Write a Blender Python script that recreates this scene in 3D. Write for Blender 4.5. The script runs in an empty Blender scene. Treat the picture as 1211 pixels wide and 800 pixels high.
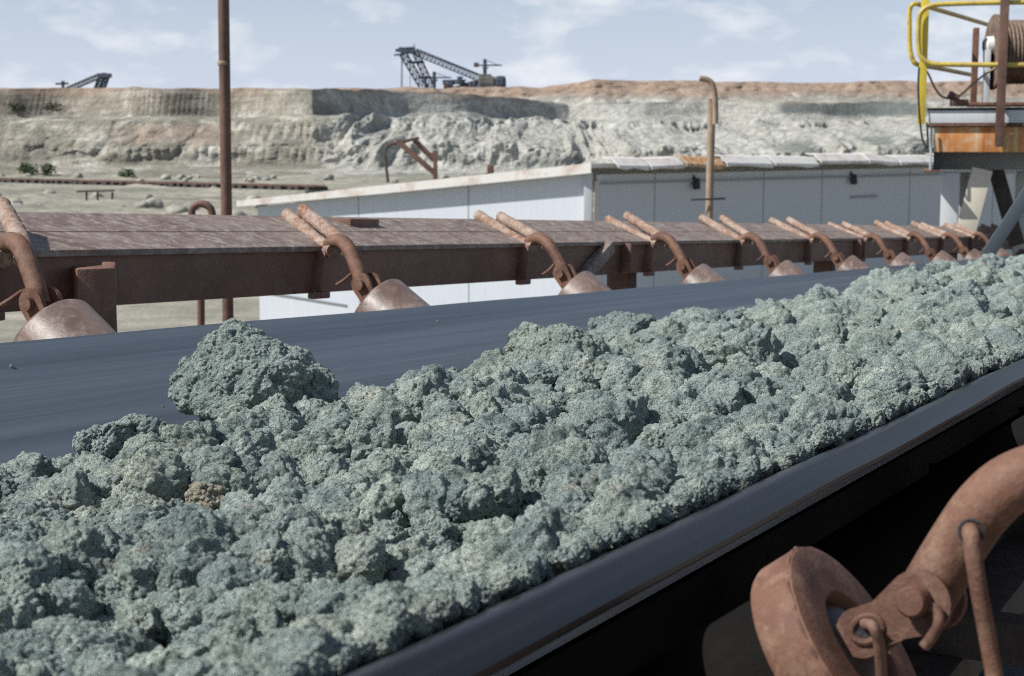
import bpy, bmesh, math, random
import numpy as np
from mathutils import Matrix, Vector
R = math.radians
random.seed(7)
rng = np.random.default_rng(11)
sc = bpy.context.scene
C = sc.collection
PI = math.pi

# ------------------------------------------------------------------ camera, light, exposure
H = 5.5                                   # eye height above the pit ground
FPX, CX, CY, HY = 1800.0, 605.5, 400.0, 165.0
PITCH = math.atan((CY - HY) / FPX)
cd = bpy.data.cameras.new('camera')
cam = bpy.data.objects.new('camera', cd)
C.objects.link(cam)
cam.location = (0, 0, H)
cam.rotation_euler = (PI / 2 - PITCH, 0, 0)
cd.sensor_width = 36.0
cd.lens = FPX / 1211.0 * 36.0
cd.clip_start = 0.05
cd.clip_end = 4000
cd.dof.use_dof = True
cd.dof.focus_distance = 2.25
cd.dof.aperture_fstop = 13.5
sc.camera = cam

SUN_EL = R(47)
SUN_H = Vector((-0.96, -0.28, 0)).normalized()          # horizontal direction towards the sun
world = bpy.data.worlds.new('World')
sc.world = world
world.use_nodes = True
wn, wl = world.node_tree.nodes, world.node_tree.links
wn.clear()
sky = wn.new('ShaderNodeTexSky')
sky.sky_type = 'NISHITA'
sky.sun_disc = False
sky.sun_elevation = SUN_EL
sky.sun_rotation = math.atan2(SUN_H.x, SUN_H.y)
sky.air_density = 1.0
sky.dust_density = 0.6
sky.ozone_density = 1.6
wtc = wn.new('ShaderNodeTexCoord')
wmap = wn.new('ShaderNodeMapping')
wmap.inputs['Scale'].default_value = (15.0, 15.0, 38.0)
wmap.inputs['Location'].default_value = (1.3, 0.4, 0.35)
wl.new(wtc.outputs['Generated'], wmap.inputs['Vector'])
wno = wn.new('ShaderNodeTexNoise')
wno.inputs['Scale'].default_value = 1.0
wno.inputs['Detail'].default_value = 7
wno.inputs['Roughness'].default_value = 0.55
wl.new(wmap.outputs[0], wno.inputs['Vector'])
wr = wn.new('ShaderNodeValToRGB')
wr.color_ramp.elements[0].position = 0.50
wr.color_ramp.elements[0].color = (0.0, 0.0, 0.0, 1)
wr.color_ramp.elements[1].position = 0.68
wr.color_ramp.elements[1].color = (0.6, 0.6, 0.6, 1)
wl.new(wno.outputs['Fac'], wr.inputs['Fac'])
wm = wn.new('ShaderNodeMixRGB')
wm.inputs['Color2'].default_value = (10.8, 10.9, 11.2, 1)
wl.new(wr.outputs['Color'], wm.inputs['Fac'])
wsep = wn.new('ShaderNodeSeparateXYZ')
wl.new(wtc.outputs['Generated'], wsep.inputs[0])
whz = wn.new('ShaderNodeValToRGB')                      # hazy pale band low over the horizon
whz.color_ramp.elements[0].position = 0.0
whz.color_ramp.elements[0].color = (0.92, 0.92, 0.92, 1)
whz.color_ramp.elements[1].position = 0.20
whz.color_ramp.elements[1].color = (0.0, 0.0, 0.0, 1)
wl.new(wsep.outputs['Z'], whz.inputs['Fac'])
wmh = wn.new('ShaderNodeMixRGB')
wmh.inputs['Color2'].default_value = (7.4, 8.3, 10.5, 1)
wl.new(whz.outputs['Color'], wmh.inputs['Fac'])
wl.new(sky.outputs['Color'], wmh.inputs['Color1'])
wl.new(wmh.outputs['Color'], wm.inputs['Color1'])
wb = wn.new('ShaderNodeBackground')
wb.inputs['Strength'].default_value = 0.073
wl.new(wm.outputs['Color'], wb.inputs['Color'])
wo = wn.new('ShaderNodeOutputWorld')
wl.new(wb.outputs[0], wo.inputs['Surface'])

sl = bpy.data.lights.new('sun', 'SUN')
sl.energy = 5.0
sl.angle = R(0.53)
sl.color = (1.0, 0.97, 0.92)
so = bpy.data.objects.new('sun', sl)
C.objects.link(so)
sdir = Vector((SUN_H.x * math.cos(SUN_EL), SUN_H.y * math.cos(SUN_EL), math.sin(SUN_EL)))
so.rotation_euler = sdir.to_track_quat('Z', 'Y').to_euler()
so.location = (-20, -8, 40)
sc.view_settings.view_transform = 'Standard'
sc.view_settings.look = 'None'
sc.view_settings.gamma = 1
sc.view_settings.exposure = 0.28
sc.view_settings.use_curve_mapping = False
sc.cycles.max_bounces = 6
sc.cycles.use_denoising = False
sc.cycles.filter_width = 1.1

# ------------------------------------------------------------------ frames of reference
YAW, INCL = R(27.271), R(3.053)
U = Vector((math.sin(YAW) * math.cos(INCL), math.cos(YAW) * math.cos(INCL), -math.sin(INCL)))
V = Vector((math.cos(YAW), -math.sin(YAW), 0))
W = V.cross(U)
CONV = Matrix(((V.x, U.x, W.x, 0), (V.y, U.y, W.y, 0), (V.z, U.z, W.z, H), (0, 0, 0, 1)))  # local x = across, y = along, z = up


def at(px, py, D):
    """world point seen at photo pixel px, py at forward distance D"""
    a, b, c = px - CX, CY - py, FPX
    up = b * math.cos(PITCH) - c * math.sin(PITCH)
    fw = c * math.cos(PITCH) + b * math.sin(PITCH)
    return Vector((a / fw * D, D, H + up / fw * D))


def conv_ray(px, py):
    d = at(px, py, 1.0) - Vector((0, 0, H))
    return d.dot(V), d.dot(U), d.dot(W)


def cpos(px, py, t):
    """conveyor coordinates (across, along, up) of the photo pixel where across = t"""
    a, b, c = conv_ray(px, py)
    k = t / a
    return (t, b * k, c * k)


# ------------------------------------------------------------------ object helpers
def tag(o, label=None, cat=None, group=None, kind=None):
    if label: o['label'] = label
    if cat: o['category'] = cat
    if group: o['group'] = group
    if kind: o['kind'] = kind
    return o


def empty(name, label, cat, group=None, m=None, loc=None):
    o = bpy.data.objects.new(name, None)
    o.empty_display_size = 0.1
    C.objects.link(o)
    if m is not None: o.matrix_world = m
    if loc is not None: o.location = loc
    tag(o, label, cat, group)
    return o


def smooth_by_angle(me, ang=40):
    me.polygons.foreach_set('use_smooth', np.ones(len(me.polygons), dtype=bool))
    try:
        me.set_sharp_from_angle(angle=R(ang))
    except Exception:
        pass


def obj(name, bm, mat, parent=None, m=None, smooth=True, ang=40):
    me = bpy.data.meshes.new(name)
    bmesh.ops.recalc_face_normals(bm, faces=bm.faces)
    bm.to_mesh(me)
    bm.free()
    me.materials.append(mat)
    if smooth: smooth_by_angle(me, ang)
    o = bpy.data.objects.new(name, me)
    C.objects.link(o)
    if parent is not None:
        o.parent = parent
    if m is not None:
        if parent is not None: o.matrix_basis = m
        else: o.matrix_world = m
    return o


def npmesh(name, verts, faces, mat, parent=None, m=None, smooth=True):
    """verts (n,3) array; faces (k,3) or (k,4) array"""
    me = bpy.data.meshes.new(name)
    n, k, q = len(verts), len(faces), faces.shape[1]
    me.vertices.add(n)
    me.vertices.foreach_set('co', np.ascontiguousarray(verts, dtype=np.float32).ravel())
    me.loops.add(k * q)
    me.loops.foreach_set('vertex_index', np.ascontiguousarray(faces, dtype=np.int32).ravel())
    me.polygons.add(k)
    me.polygons.foreach_set('loop_start', np.arange(0, k * q, q, dtype=np.int32))
    me.polygons.foreach_set('use_smooth', np.full(k, smooth, dtype=bool))
    me.update(calc_edges=True)
    me.materials.append(mat)
    o = bpy.data.objects.new(name, me)
    C.objects.link(o)
    if parent is not None: o.parent = parent
    if m is not None: o.matrix_world = m
    return o


def copy_tree(o, parent=None, mesh_names=True):
    c = o.copy()
    C.objects.link(c)
    if parent is not None:
        c.parent = parent
        c.matrix_parent_inverse = o.matrix_parent_inverse.copy()
    for ch in list(o.children):
        copy_tree(ch, c)
    return c


def add_box(bm, lo, hi, m=None, bevel=0.0):
    lo, hi = Vector(lo), Vector(hi)
    vs = []
    for x in (lo.x, hi.x):
        for y in (lo.y, hi.y):
            for z in (lo.z, hi.z):
                p = Vector((x, y, z))
                vs.append(bm.verts.new(m @ p if m else p))
    fs = []
    for f in ((0, 1, 3, 2), (4, 6, 7, 5), (0, 4, 5, 1), (2, 3, 7, 6), (0, 2, 6, 4), (1, 5, 7, 3)):
        fs.append(bm.faces.new([vs[i] for i in f]))
    if bevel > 0:
        es = list({e for f in fs for e in f.edges})
        bmesh.ops.bevel(bm, geom=es, offset=bevel, segments=2, affect='EDGES', profile=0.6)


def frame_of(d, ref=Vector((0, 0, 1))):
    d = d.normalized()
    if abs(d.dot(ref)) > 0.97: ref = Vector((1, 0, 0))
    a = d.cross(ref).normalized()
    b = a.cross(d).normalized()
    return a, b


def add_bar(bm, p, q, w, h, ref=Vector((0, 0, 1)), bevel=0.0):
    """rectangular bar from p to q; w across, h along ref"""
    p, q = Vector(p), Vector(q)
    d = (q - p)
    a, b = frame_of(d, ref)
    m = Matrix(((a.x, d.normalized().x, b.x, p.x), (a.y, d.normalized().y, b.y, p.y), (a.z, d.normalized().z, b.z, p.z), (0, 0, 0, 1)))
    add_box(bm, (-w / 2, 0, -h / 2), (w / 2, d.length, h / 2), m, bevel)


def catmull(pts, n=8):
    pts = [Vector(p) for p in pts]
    P = [pts[0] * 2 - pts[1]] + pts + [pts[-1] * 2 - pts[-2]]
    out = []
    for i in range(1, len(P) - 2):
        for k in range(n):
            t = k / n
            a, b, c, d = P[i - 1], P[i], P[i + 1], P[i + 2]
            out.append(0.5 * ((2 * b) + (c - a) * t + (2 * a - 5 * b + 4 * c - d) * t * t + (3 * b - a - 3 * c + d) * t ** 3))
    out.append(pts[-1])
    return out


def add_tube(bm, pts, r, n=14, cap=True, wob=0.0):
    pts = [Vector(p) for p in pts]
    rings = []
    a, b = frame_of(pts[1] - pts[0])
    for i, p in enumerate(pts):
        d = (pts[min(i + 1, len(pts) - 1)] - pts[max(i - 1, 0)]).normalized()
        a = (a - d * a.dot(d)).normalized()
        b = d.cross(a)
        rr = r[i] if isinstance(r, (list, tuple)) else r
        ring = []
        for k in range(n):
            q = rr * (1 + wob * random.uniform(-1, 1))
            ring.append(bm.verts.new(p + (a * math.cos(2 * PI * k / n) + b * math.sin(2 * PI * k / n)) * q))
        rings.append(ring)
    for i in range(len(rings) - 1):
        for k in range(n):
            bm.faces.new((rings[i][k], rings[i][(k + 1) % n], rings[i + 1][(k + 1) % n], rings[i + 1][k]))
    if cap:
        bm.faces.new(rings[0][::-1])
        bm.faces.new(rings[-1])


def add_lathe(bm, prof, origin, axis, n=48):
    """prof: (radius, along axis) pairs"""
    axis = Vector(axis).normalized()
    a, b = frame_of(axis)
    o = Vector(origin)
    rings = []
    for r, h in prof:
        if r < 1e-6:
            rings.append([bm.verts.new(o + axis * h)])
        else:
            rings.append([bm.verts.new(o + axis * h + (a * math.cos(2 * PI * k / n) + b * math.sin(2 * PI * k / n)) * r) for k in range(n)])
    for i in range(len(rings) - 1):
        A, B = rings[i], rings[i + 1]
        for k in range(n):
            k2 = (k + 1) % n
            if len(A) == 1 and len(B) == 1: continue
            if len(A) == 1: bm.faces.new((A[0], B[k], B[k2]))
            elif len(B) == 1: bm.faces.new((A[k], A[k2], B[0]))
            else: bm.faces.new((A[k], A[k2], B[k2], B[k]))


def add_prism(bm, poly, axis, h):
    """extrude closed polygon (list of Vector) by axis*h"""
    d = Vector(axis) * h
    A = [bm.verts.new(Vector(p)) for p in poly]
    B = [bm.verts.new(Vector(p) + d) for p in poly]
    n = len(A)
    bm.faces.new(A[::-1])
    bm.faces.new(B)
    for i in range(n):
        bm.faces.new((A[i], A[(i + 1) % n], B[(i + 1) % n], B[i]))


# ------------------------------------------------------------------ numpy noise
def _h(ix, iy, iz, k):
    n = (ix * 374761393 + iy * 668265263 + iz * 2147483647 + k * 1274126177) & 0xFFFFFFFF
    n = ((n ^ (n >> 13)) * 1274126177) & 0xFFFFFFFF
    n = ((n ^ (n >> 16)) * 2246822519) & 0xFFFFFFFF
    return ((n ^ (n >> 15)) & 0xFFFFFF) / float(0x1000000)


def bumps3(P, seed=0, rmin=0.45, rmax=0.85):
    """rounded grains packed in space: 0 .. rmax"""
    I = np.floor(P).astype(np.int64)
    best = np.zeros(len(P))
    for dx in (-1, 0, 1):
        for dy in (-1, 0, 1):
            for dz in (-1, 0, 1):
                ix, iy, iz = I[:, 0] + dx, I[:, 1] + dy, I[:, 2] + dz
                cx = ix + _h(ix, iy, iz, seed + 1)
                cy = iy + _h(ix, iy, iz, seed + 2)
                cz = iz + _h(ix, iy, iz, seed + 3)
                r = rmin + (rmax - rmin) * _h(ix, iy, iz, seed + 4)
                q = r * r - ((P[:, 0] - cx) ** 2 + (P[:, 1] - cy) ** 2 + (P[:, 2] - cz) ** 2)
                best = np.maximum(best, np.sqrt(np.maximum(q, 0)))
    return best


def domes2(X, Y, cell, seed, rmin=0.35, rmax=0.8, zvar=0.5, sharp=0.0):
    """heap of rounded lumps, returns height / cell"""
    x, y = X / cell, Y / cell
    ix0, iy0 = np.floor(x).astype(np.int64), np.floor(y).astype(np.int64)
    best = np.full(x.shape, -1.0)
    z0 = np.zeros_like(ix0)
    for dx in (-1, 0, 1):
        for dy in (-1, 0, 1):
            ix, iy = ix0 + dx, iy0 + dy
            cx = ix + _h(ix, iy, z0, seed + 1)
            cy = iy + _h(ix, iy, z0, seed + 2)
            r = rmin + (rmax - rmin) * _h(ix, iy, z0, seed + 3)
            zo = (_h(ix, iy, z0, seed + 4) - 0.5) * zvar
            el = 0.75 + 0.5 * _h(ix, iy, z0, seed + 5)
            q = 1 - ((x - cx) ** 2 * el + (y - cy) ** 2 / el) / (r * r)
            best = np.maximum(best, np.where(q > 0, zo + r * np.sqrt(np.maximum(q, 0)), -0.3))
    return best


def vnoise(P, seed=0):
    I = np.floor(P).astype(np.int64)
    F = P - I
    F = F * F * (3 - 2 * F)
    out = 0
    for dx in (0, 1):
        for dy in (0, 1):
            for dz in (0, 1):
                w = (F[:, 0] if dx else 1 - F[:, 0]) * (F[:, 1] if dy else 1 - F[:, 1]) * (F[:, 2] if dz else 1 - F[:, 2])
                out = out + w * _h(I[:, 0] + dx, I[:, 1] + dy, I[:, 2] + dz, seed)
    return out * 2 - 1


def fbm(P, oct=4, seed=0, rough=0.5):
    s, a, out, tot = 1.0, 1.0, 0, 0
    for o in range(oct):
        out = out + a * vnoise(P * s + o * 17.3, seed + o * 31)
        tot += a
        a *= rough
        s *= 2.03
    return out / tot


def smoothstep(a, b, x):
    t = np.clip((x - a) / (b - a), 0, 1)
    return t * t * (3 - 2 * t)


# ------------------------------------------------------------------ materials
class NT:
    def __init__(self, name):
        self.m = bpy.data.materials.new(name)
        self.m.use_nodes = True
        self.t = self.m.node_tree
        self.n, self.l = self.t.nodes, self.t.links
        self.b = self.n['Principled BSDF']

    def add(self, typ, **kw):
        nd = self.n.new(typ)
        for k, v in kw.items(): setattr(nd, k, v)
        return nd

    def coords(self, kind='Object', scale=(1, 1, 1), loc=(0, 0, 0)):
        mp = self.add('ShaderNodeMapping')
        mp.inputs['Scale'].default_value = scale
        mp.inputs['Location'].default_value = loc
        if kind == 'World':
            g = self.add('ShaderNodeNewGeometry')
            self.l.new(g.outputs['Position'], mp.inputs['Vector'])
        else:
            tc = self.add('ShaderNodeTexCoord')
            self.l.new(tc.outputs[kind], mp.inputs['Vector'])
        return mp.outputs[0]

    def noise(self, vec, scale, detail=5, rough=0.55, dist=0.0):
        nd = self.add('ShaderNodeTexNoise')
        nd.inputs['Scale'].default_value = scale
        nd.inputs['Detail'].default_value = detail
        nd.inputs['Roughness'].default_value = rough
        nd.inputs['Distortion'].default_value = dist
        if vec is not None: self.l.new(vec, nd.inputs['Vector'])
        return nd.outputs['Fac']

    def voro(self, vec, scale, feature='F1', out='Distance'):
        nd = self.add('ShaderNodeTexVoronoi', feature=feature)
        nd.inputs['Scale'].default_value = scale
        self.l.new(vec, nd.inputs['Vector'])
        return nd.outputs[out]

    def ramp(self, fac, stops, interp='LINEAR'):
        nd = self.add('ShaderNodeValToRGB')
        cr = nd.color_ramp
        cr.interpolation = interp
        while len(cr.elements) < len(stops): cr.elements.new(0.5)
        for e, (p, c) in zip(cr.elements, stops):
            e.position = p
            e.color = (c, c, c, 1) if isinstance(c, (int, float)) else (*c, 1)
        self.l.new(fac, nd.inputs['Fac'])
        return nd.outputs['Color']

    def mix(self, fac, a, b, mode='MIX'):
        nd = self.add('ShaderNodeMixRGB', blend_type=mode)
        for s, v in (('Fac', fac), ('Color1', a), ('Color2', b)):
            if isinstance(v, (int, float)): nd.inputs[s].default_value = v if s == 'Fac' else (v, v, v, 1)
            elif isinstance(v, tuple): nd.inputs[s].default_value = (*v, 1)
            else: self.l.new(v, nd.inputs[s])
        return nd.outputs['Color']

    def math(self, op, a, b=None):
        nd = self.add('ShaderNodeMath', operation=op)
        for i, v in enumerate((a, b)):
            if v is None: continue
            if isinstance(v, (int, float)): nd.inputs[i].default_value = v
            else: self.l.new(v, nd.inputs[i])
        return nd.outputs[0]

    def attr(self, name):
        nd = self.add('ShaderNodeAttribute', attribute_name=name)
        return nd.outputs['Fac']

    def bump(self, h, strength=0.5, dist=0.01, prev=None):
        nd = self.add('ShaderNodeBump')
        nd.inputs['Strength'].default_value = strength
        nd.inputs['Distance'].default_value = dist
        self.l.new(h, nd.inputs['Height'])
        if prev is not None: self.l.new(prev, nd.inputs['Normal'])
        return nd.outputs['Normal']

    def done(self, color=None, rough=0.8, normal=None, metal=0.0, spec=0.3):
        for s, v in (('Base Color', color), ('Roughness', rough), ('Normal', normal), ('Metallic', metal), ('Specular IOR Level', spec)):
            if v is None: continue
            if isinstance(v, (int, float)): self.b.inputs[s].default_value = v
            elif isinstance(v, tuple): self.b.inputs[s].default_value = (*v, 1)
            else: self.l.new(v, self.b.inputs[s])
        return self.m


def mat_rust(name, base, dark, pale, scale=6.0, pale_amt=0.5, rough=0.75, bump=0.4, coord='World', bdist=0.003):
    t = NT(name)
    v = t.coords(coord)
    n1 = t.noise(v, scale, 8, 0.65)
    n2 = t.noise(v, scale * 3.7, 6, 0.7, 0.4)
    n3 = t.noise(v, scale * 25, 4, 0.6)
    c = t.mix(t.ramp(n1, [(0.38, 0.0), (0.62, 1.0)]), dark, base)
    c = t.mix(t.math('MULTIPLY', t.ramp(n2, [(0.48, 0.0), (0.66, 1.0)]), pale_amt), c, pale)
    c = t.mix(t.ramp(n3, [(0.35, 0.35), (0.6, 0.0)]), c, dark)
    nb = t.bump(n3, bump, bdist)
    nb = t.bump(n2, bump, bdist * 2, nb)
    return t.done(c, t.ramp(n2, [(0.3, rough - 0.12), (0.7, rough + 0.1)]), nb, 0.0, 0.35)


def mat_ore(name, tint=None):
    t = NT(name)
    v = t.coords('World')
    big = t.noise(v, 5.0, 4, 0.6)
    mid = t.noise(v, 42.0, 6, 0.65)
    fine = t.noise(v, 260.0, 4, 0.7)
    sp = t.voro(v, 190.0)
    c = t.ramp(mid, [(0.28, (0.140, 0.186, 0.178)), (0.5, (0.335, 0.400, 0.374)), (0.72, (0.53, 0.60, 0.56))])
    c = t.mix(t.ramp(big, [(0.52, 0.0), (0.70, 0.55)]), c, (0.47, 0.50, 0.435))
    c = t.mix(t.ramp(fine, [(0.30, 0.45), (0.50, 0.0)]), c, (0.11, 0.155, 0.15))
    c = t.mix(t.ramp(fine, [(0.62, 0.0), (0.80, 0.7)]), c, (0.58, 0.63, 0.60))
    c = t.mix(t.ramp(t.noise(v, 3.2, 4, 0.6, 0.5), [(0.38, 0.62), (0.52, 0.0)]), c, t.mix(mid, (0.13, 0.178, 0.172), (0.30, 0.37, 0.35)))
    oi = t.add('ShaderNodeObjectInfo')
    c = t.mix(1.0, c, t.ramp(oi.outputs['Random'], [(0.0, (0.82, 0.85, 0.86)), (0.35, (0.98, 1.0, 0.99)), (0.75, (1.06, 1.05, 1.0)), (1.0, (1.18, 1.14, 1.06))]), 'MULTIPLY')
    # tan stains and pale crystals
    st = t.noise(v, 9.0, 3, 0.5, 1.0)
    c = t.mix(t.ramp(st, [(0.66, 0.0), (0.76, 0.55)]), c, (0.42, 0.36, 0.27))
    cr = t.noise(v, 24.0, 5, 0.75, 0.5)
    c = t.mix(t.ramp(cr, [(0.68, 0.0), (0.76, 0.7)]), c, (0.62, 0.68, 0.67))
    if tint: c = t.mix(0.8, c, t.mix(fine, tuple(x * 0.7 for x in tint), tint))
    gl = t.noise(v, 330.0, 2, 0.5)
    c = t.mix(t.ramp(gl, [(0.64, 0.0), (0.74, 0.6)]), c, (0.72, 0.78, 0.76))
    g1 = t.noise(v, 150.0, 5, 0.75)
    g2 = t.voro(v, 240.0)
    c = t.mix(t.ramp(g2, [(0.0, 0.25), (0.35, 0.0)]), c, (0.60, 0.66, 0.63))
    nb = t.bump(g1, 1.0, 0.013)
    nb = t.bump(g2, 0.8, -0.004, nb)
    return t.done(c, 0.86, nb, 0.0, 0.25)


def mat_belt(name):
    t = NT(name)
    v = t.coords('Object', (9.0, 0.07, 9.0))
    v2 = t.coords('Object', (1, 1, 1))
    s1 = t.noise(v, 3.0, 7, 0.65, 0.3)
    s2 = t.noise(v, 14.0, 5, 0.6)
    d = t.noise(v2, 30.0, 7, 0.7)
    c = t.ramp(s1, [(0.3, (0.066, 0.082, 0.104)), (0.7, (0.140, 0.166, 0.200))])
    c = t.mix(t.ramp(s2, [(0.55, 0.0), (0.80, 0.28)]), c, (0.28, 0.31, 0.35))
    c = t.mix(t.ramp(d, [(0.60, 0.0), (0.78, 0.35)]), c, (0.16, 0.175, 0.18))
    nb = None
    c = t.mix(t.attr('edge'), c, t.mix(t.ramp(s2, [(0.5, 0.0), (0.8, 0.6)]), (0.008, 0.0085, 0.0105), (0.026, 0.028, 0.034)))
    return t.done(c, t.mix(t.attr('edge'), t.ramp(s1, [(0.3, 0.36), (0.7, 0.52)]), 0.40), nb, 0.0, t.ramp(t.attr('edge'), [(0.0, 0.5), (1.0, 0.42)]))


def mat_paint(name, col, rustcol=(0.22, 0.09, 0.04), amt=0.35, thr=0.58, rough=0.5, streak=True, scale=1.6, coord='Object'):
    t = NT(name)
    v = t.coords(coord)
    vs = t.coords(coord, (6, 6, 0.5)) if streak else v
    n1 = t.noise(vs, scale, 7, 0.65)
    n2 = t.noise(v, scale * 6, 6, 0.7)
    c = t.mix(t.ramp(n1, [(0.35, 0.16), (0.6, 0.0)]), col, tuple(x * 0.55 for x in col))
    f = t.math('MULTIPLY', t.ramp(n1, [(thr - 0.06, 0.0), (thr + 0.16, 1.0)]), amt)
    c = t.mix(f, c, rustcol)
    c = t.mix(t.math('MULTIPLY', t.ramp(n2, [(thr + 0.05, 0.0), (thr + 0.14, 1.0)]), amt), c, rustcol)
    return t.done(c, rough, t.bump(n2, 0.1, 0.003), 0.0, 0.4)


M = {}
M['ore'] = mat_ore('ore')
M['tan'] = mat_ore('tan_stone', (0.50, 0.42, 0.31))
M['white'] = mat_ore('white_stone', (0.72, 0.76, 0.75))
M['belt'] = mat_belt('belt_rubber')
M['beam'] = mat_rust('beam_rust', (0.20, 0.106, 0.078), (0.115, 0.058, 0.043), (0.32, 0.25, 0.21), 3.0, 0.25, 0.6)
M['beam_top'] = mat_rust('beam_top_worn', (0.245, 0.192, 0.163), (0.135, 0.092, 0.075), (0.40, 0.355, 0.315), 9.0, 0.85, 0.6)
M['arm'] = mat_rust('arm_rust', (0.170, 0.084, 0.053), (0.085, 0.040, 0.028), (0.27, 0.175, 0.122), 9.0, 0.55, 0.72, 0.45, bdist=0.002)
M['clamp'] = mat_rust('clamp_rust', (0.38, 0.31, 0.26), (0.22, 0.105, 0.06), (0.52, 0.45, 0.39), 22.0, 0.8, 0.8, 0.7)
M['roller'] = mat_rust('roller_worn', (0.180, 0.128, 0.108), (0.105, 0.068, 0.055), (0.31, 0.27, 0.25), 7.0, 0.55, 0.42, 0.15)
M['disc'] = mat_rust('disc_rust', (0.185, 0.092, 0.058), (0.095, 0.043, 0.030), (0.29, 0.19, 0.135), 12.0, 0.6, 0.75, 0.35, bdist=0.0015)
M['hub'] = mat_rust('hub_steel', (0.085, 0.075, 0.075), (0.05, 0.042, 0.04), (0.13, 0.11, 0.10), 14.0, 0.4, 0.5, 0.2)
M['darksteel'] = mat_rust('dark_steel', (0.075, 0.062, 0.056), (0.04, 0.033, 0.03), (0.12, 0.105, 0.095), 5.0, 0.4, 0.8)
M['pole'] = mat_rust('pole_rust', (0.155, 0.085, 0.062), (0.09, 0.05, 0.04), (0.30, 0.20, 0.14), 3.0, 0.25, 0.65)
M['palepole'] = mat_rust('pale_pole', (0.33, 0.26, 0.19), (0.22, 0.14, 0.09), (0.42, 0.36, 0.29), 4.0, 0.5, 0.6)
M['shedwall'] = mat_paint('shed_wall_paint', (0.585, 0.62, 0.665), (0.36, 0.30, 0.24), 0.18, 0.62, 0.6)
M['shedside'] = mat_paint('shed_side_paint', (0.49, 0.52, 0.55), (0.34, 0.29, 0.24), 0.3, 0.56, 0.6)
M['roof'] = mat_paint('roof_sheet', (0.70, 0.68, 0.64), (0.33, 0.17, 0.09), 0.6, 0.55, 0.55, False)
M['yellow'] = mat_paint('yellow_paint', (0.62, 0.48, 0.06), (0.26, 0.12, 0.05), 0.7, 0.60, 0.42, True, 3.0)
M['railyellow'] = mat_paint('worn_rail_paint', (0.55, 0.43, 0.085), (0.27, 0.16, 0.085), 0.8, 0.50, 0.42, False, 4.0)
M['fasciagrey'] = mat_paint('grey_steel_paint', (0.52, 0.545, 0.56), (0.27, 0.13, 0.06), 0.6, 0.60, 0.5)
M['columngrey'] = mat_paint('column_paint', (0.50, 0.52, 0.52), (0.28, 0.16, 0.09), 0.35, 0.62, 0.5)
M['cream'] = mat_paint('cream_paint', (0.58, 0.54, 0.45), (0.30, 0.2, 0.12), 0.3, 0.62, 0.55)
M['strut'] = mat_paint('strut_shade_paint', (0.065, 0.08, 0.098), (0.14, 0.08, 0.05), 0.4, 0.6, 0.55)  # base colour darkened to carry the shade on the strut
M['girder'] = mat_paint('girder_paint', (0.24, 0.25, 0.25), (0.12, 0.07, 0.04), 0.4, 0.6, 0.6)


def mat_fascia_rust():
    t = NT('rust_streaked_fascia')
    v = t.coords('Object', (9.0, 9.0, 0.45))
    v2 = t.coords('Object')
    n = t.noise(v, 1.0, 5, 0.6)
    c = t.ramp(n, [(0.34, (0.48, 0.46, 0.40)), (0.43, (0.52, 0.36, 0.19)), (0.52, (0.50, 0.21, 0.065)), (0.64, (0.34, 0.12, 0.04))])
    c = t.mix(t.ramp(t.noise(v2, 14, 6, 0.7), [(0.45, 0.0), (0.7, 0.6)]), c, (0.56, 0.47, 0.34))
    return t.done(c, 0.7, t.bump(n, 0.2, 0.004))


M['fascia'] = mat_fascia_rust()
M['cable'] = mat_rust('winch_rope', (0.20, 0.135, 0.10), (0.09, 0.06, 0.048), (0.36, 0.255, 0.175), 10.0, 0.55, 0.6)
M['grease'] = mat_paint('white_cap', (0.74, 0.75, 0.74), (0.4, 0.35, 0.3), 0.2, 0.6, 0.5, False)
M['black'] = mat_rust('black_rubber', (0.03, 0.03, 0.032), (0.018, 0.018, 0.02), (0.06, 0.058, 0.055), 9.0, 0.3, 0.6)
M['shell'] = mat_rust('belt_shade_black', (0.009, 0.008, 0.0075), (0.006, 0.0055, 0.005), (0.02, 0.017, 0.015), 9.0, 0.3, 0.85)  # near-black: shade under the belt put into the colour
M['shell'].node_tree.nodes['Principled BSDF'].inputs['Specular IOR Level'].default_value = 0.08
M['lamp'] = mat_rust('lamp_housing', (0.05, 0.055, 0.065), (0.03, 0.032, 0.038), (0.10, 0.10, 0.10), 9.0, 0.3, 0.6)
M['machine'] = mat_rust('machine_paint', (0.075, 0.105, 0.145), (0.04, 0.055, 0.08), (0.15, 0.17, 0.20), 0.5, 0.5, 0.6)
M['machinered'] = mat_rust('machine_primer', (0.16, 0.10, 0.10), (0.08, 0.06, 0.065), (0.22, 0.17, 0.17), 0.5, 0.5, 0.6)
M['machinehall'] = mat_rust('machine_hall_paint', (0.21, 0.205, 0.175), (0.11, 0.11, 0.105), (0.32, 0.30, 0.27), 0.4, 0.5, 0.6)


def mat_ground():
    t = NT('sandy_ground')
    v = t.coords('World')
    vt = t.coords('World', (0.10, 0.75, 1))
    n1 = t.noise(v, 0.05, 8, 0.6)
    n2 = t.noise(v, 0.9, 8, 0.68)
    n3 = t.noise(vt, 0.6, 6, 0.6)
    c = t.ramp(n1, [(0.36, (0.165, 0.170, 0.140)), (0.5, (0.250, 0.242, 0.200)), (0.64, (0.36, 0.33, 0.268))])
    c = t.mix(t.ramp(n2, [(0.36, 0.6), (0.58, 0.0)]), c, (0.165, 0.165, 0.13))
    c = t.mix(t.ramp(n3, [(0.5, 0.0), (0.66, 0.55)]), c, (0.46, 0.42, 0.34))
    return t.done(c, 0.95, t.bump(n2, 0.8, 0.25), 0.0, 0.15)


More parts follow.
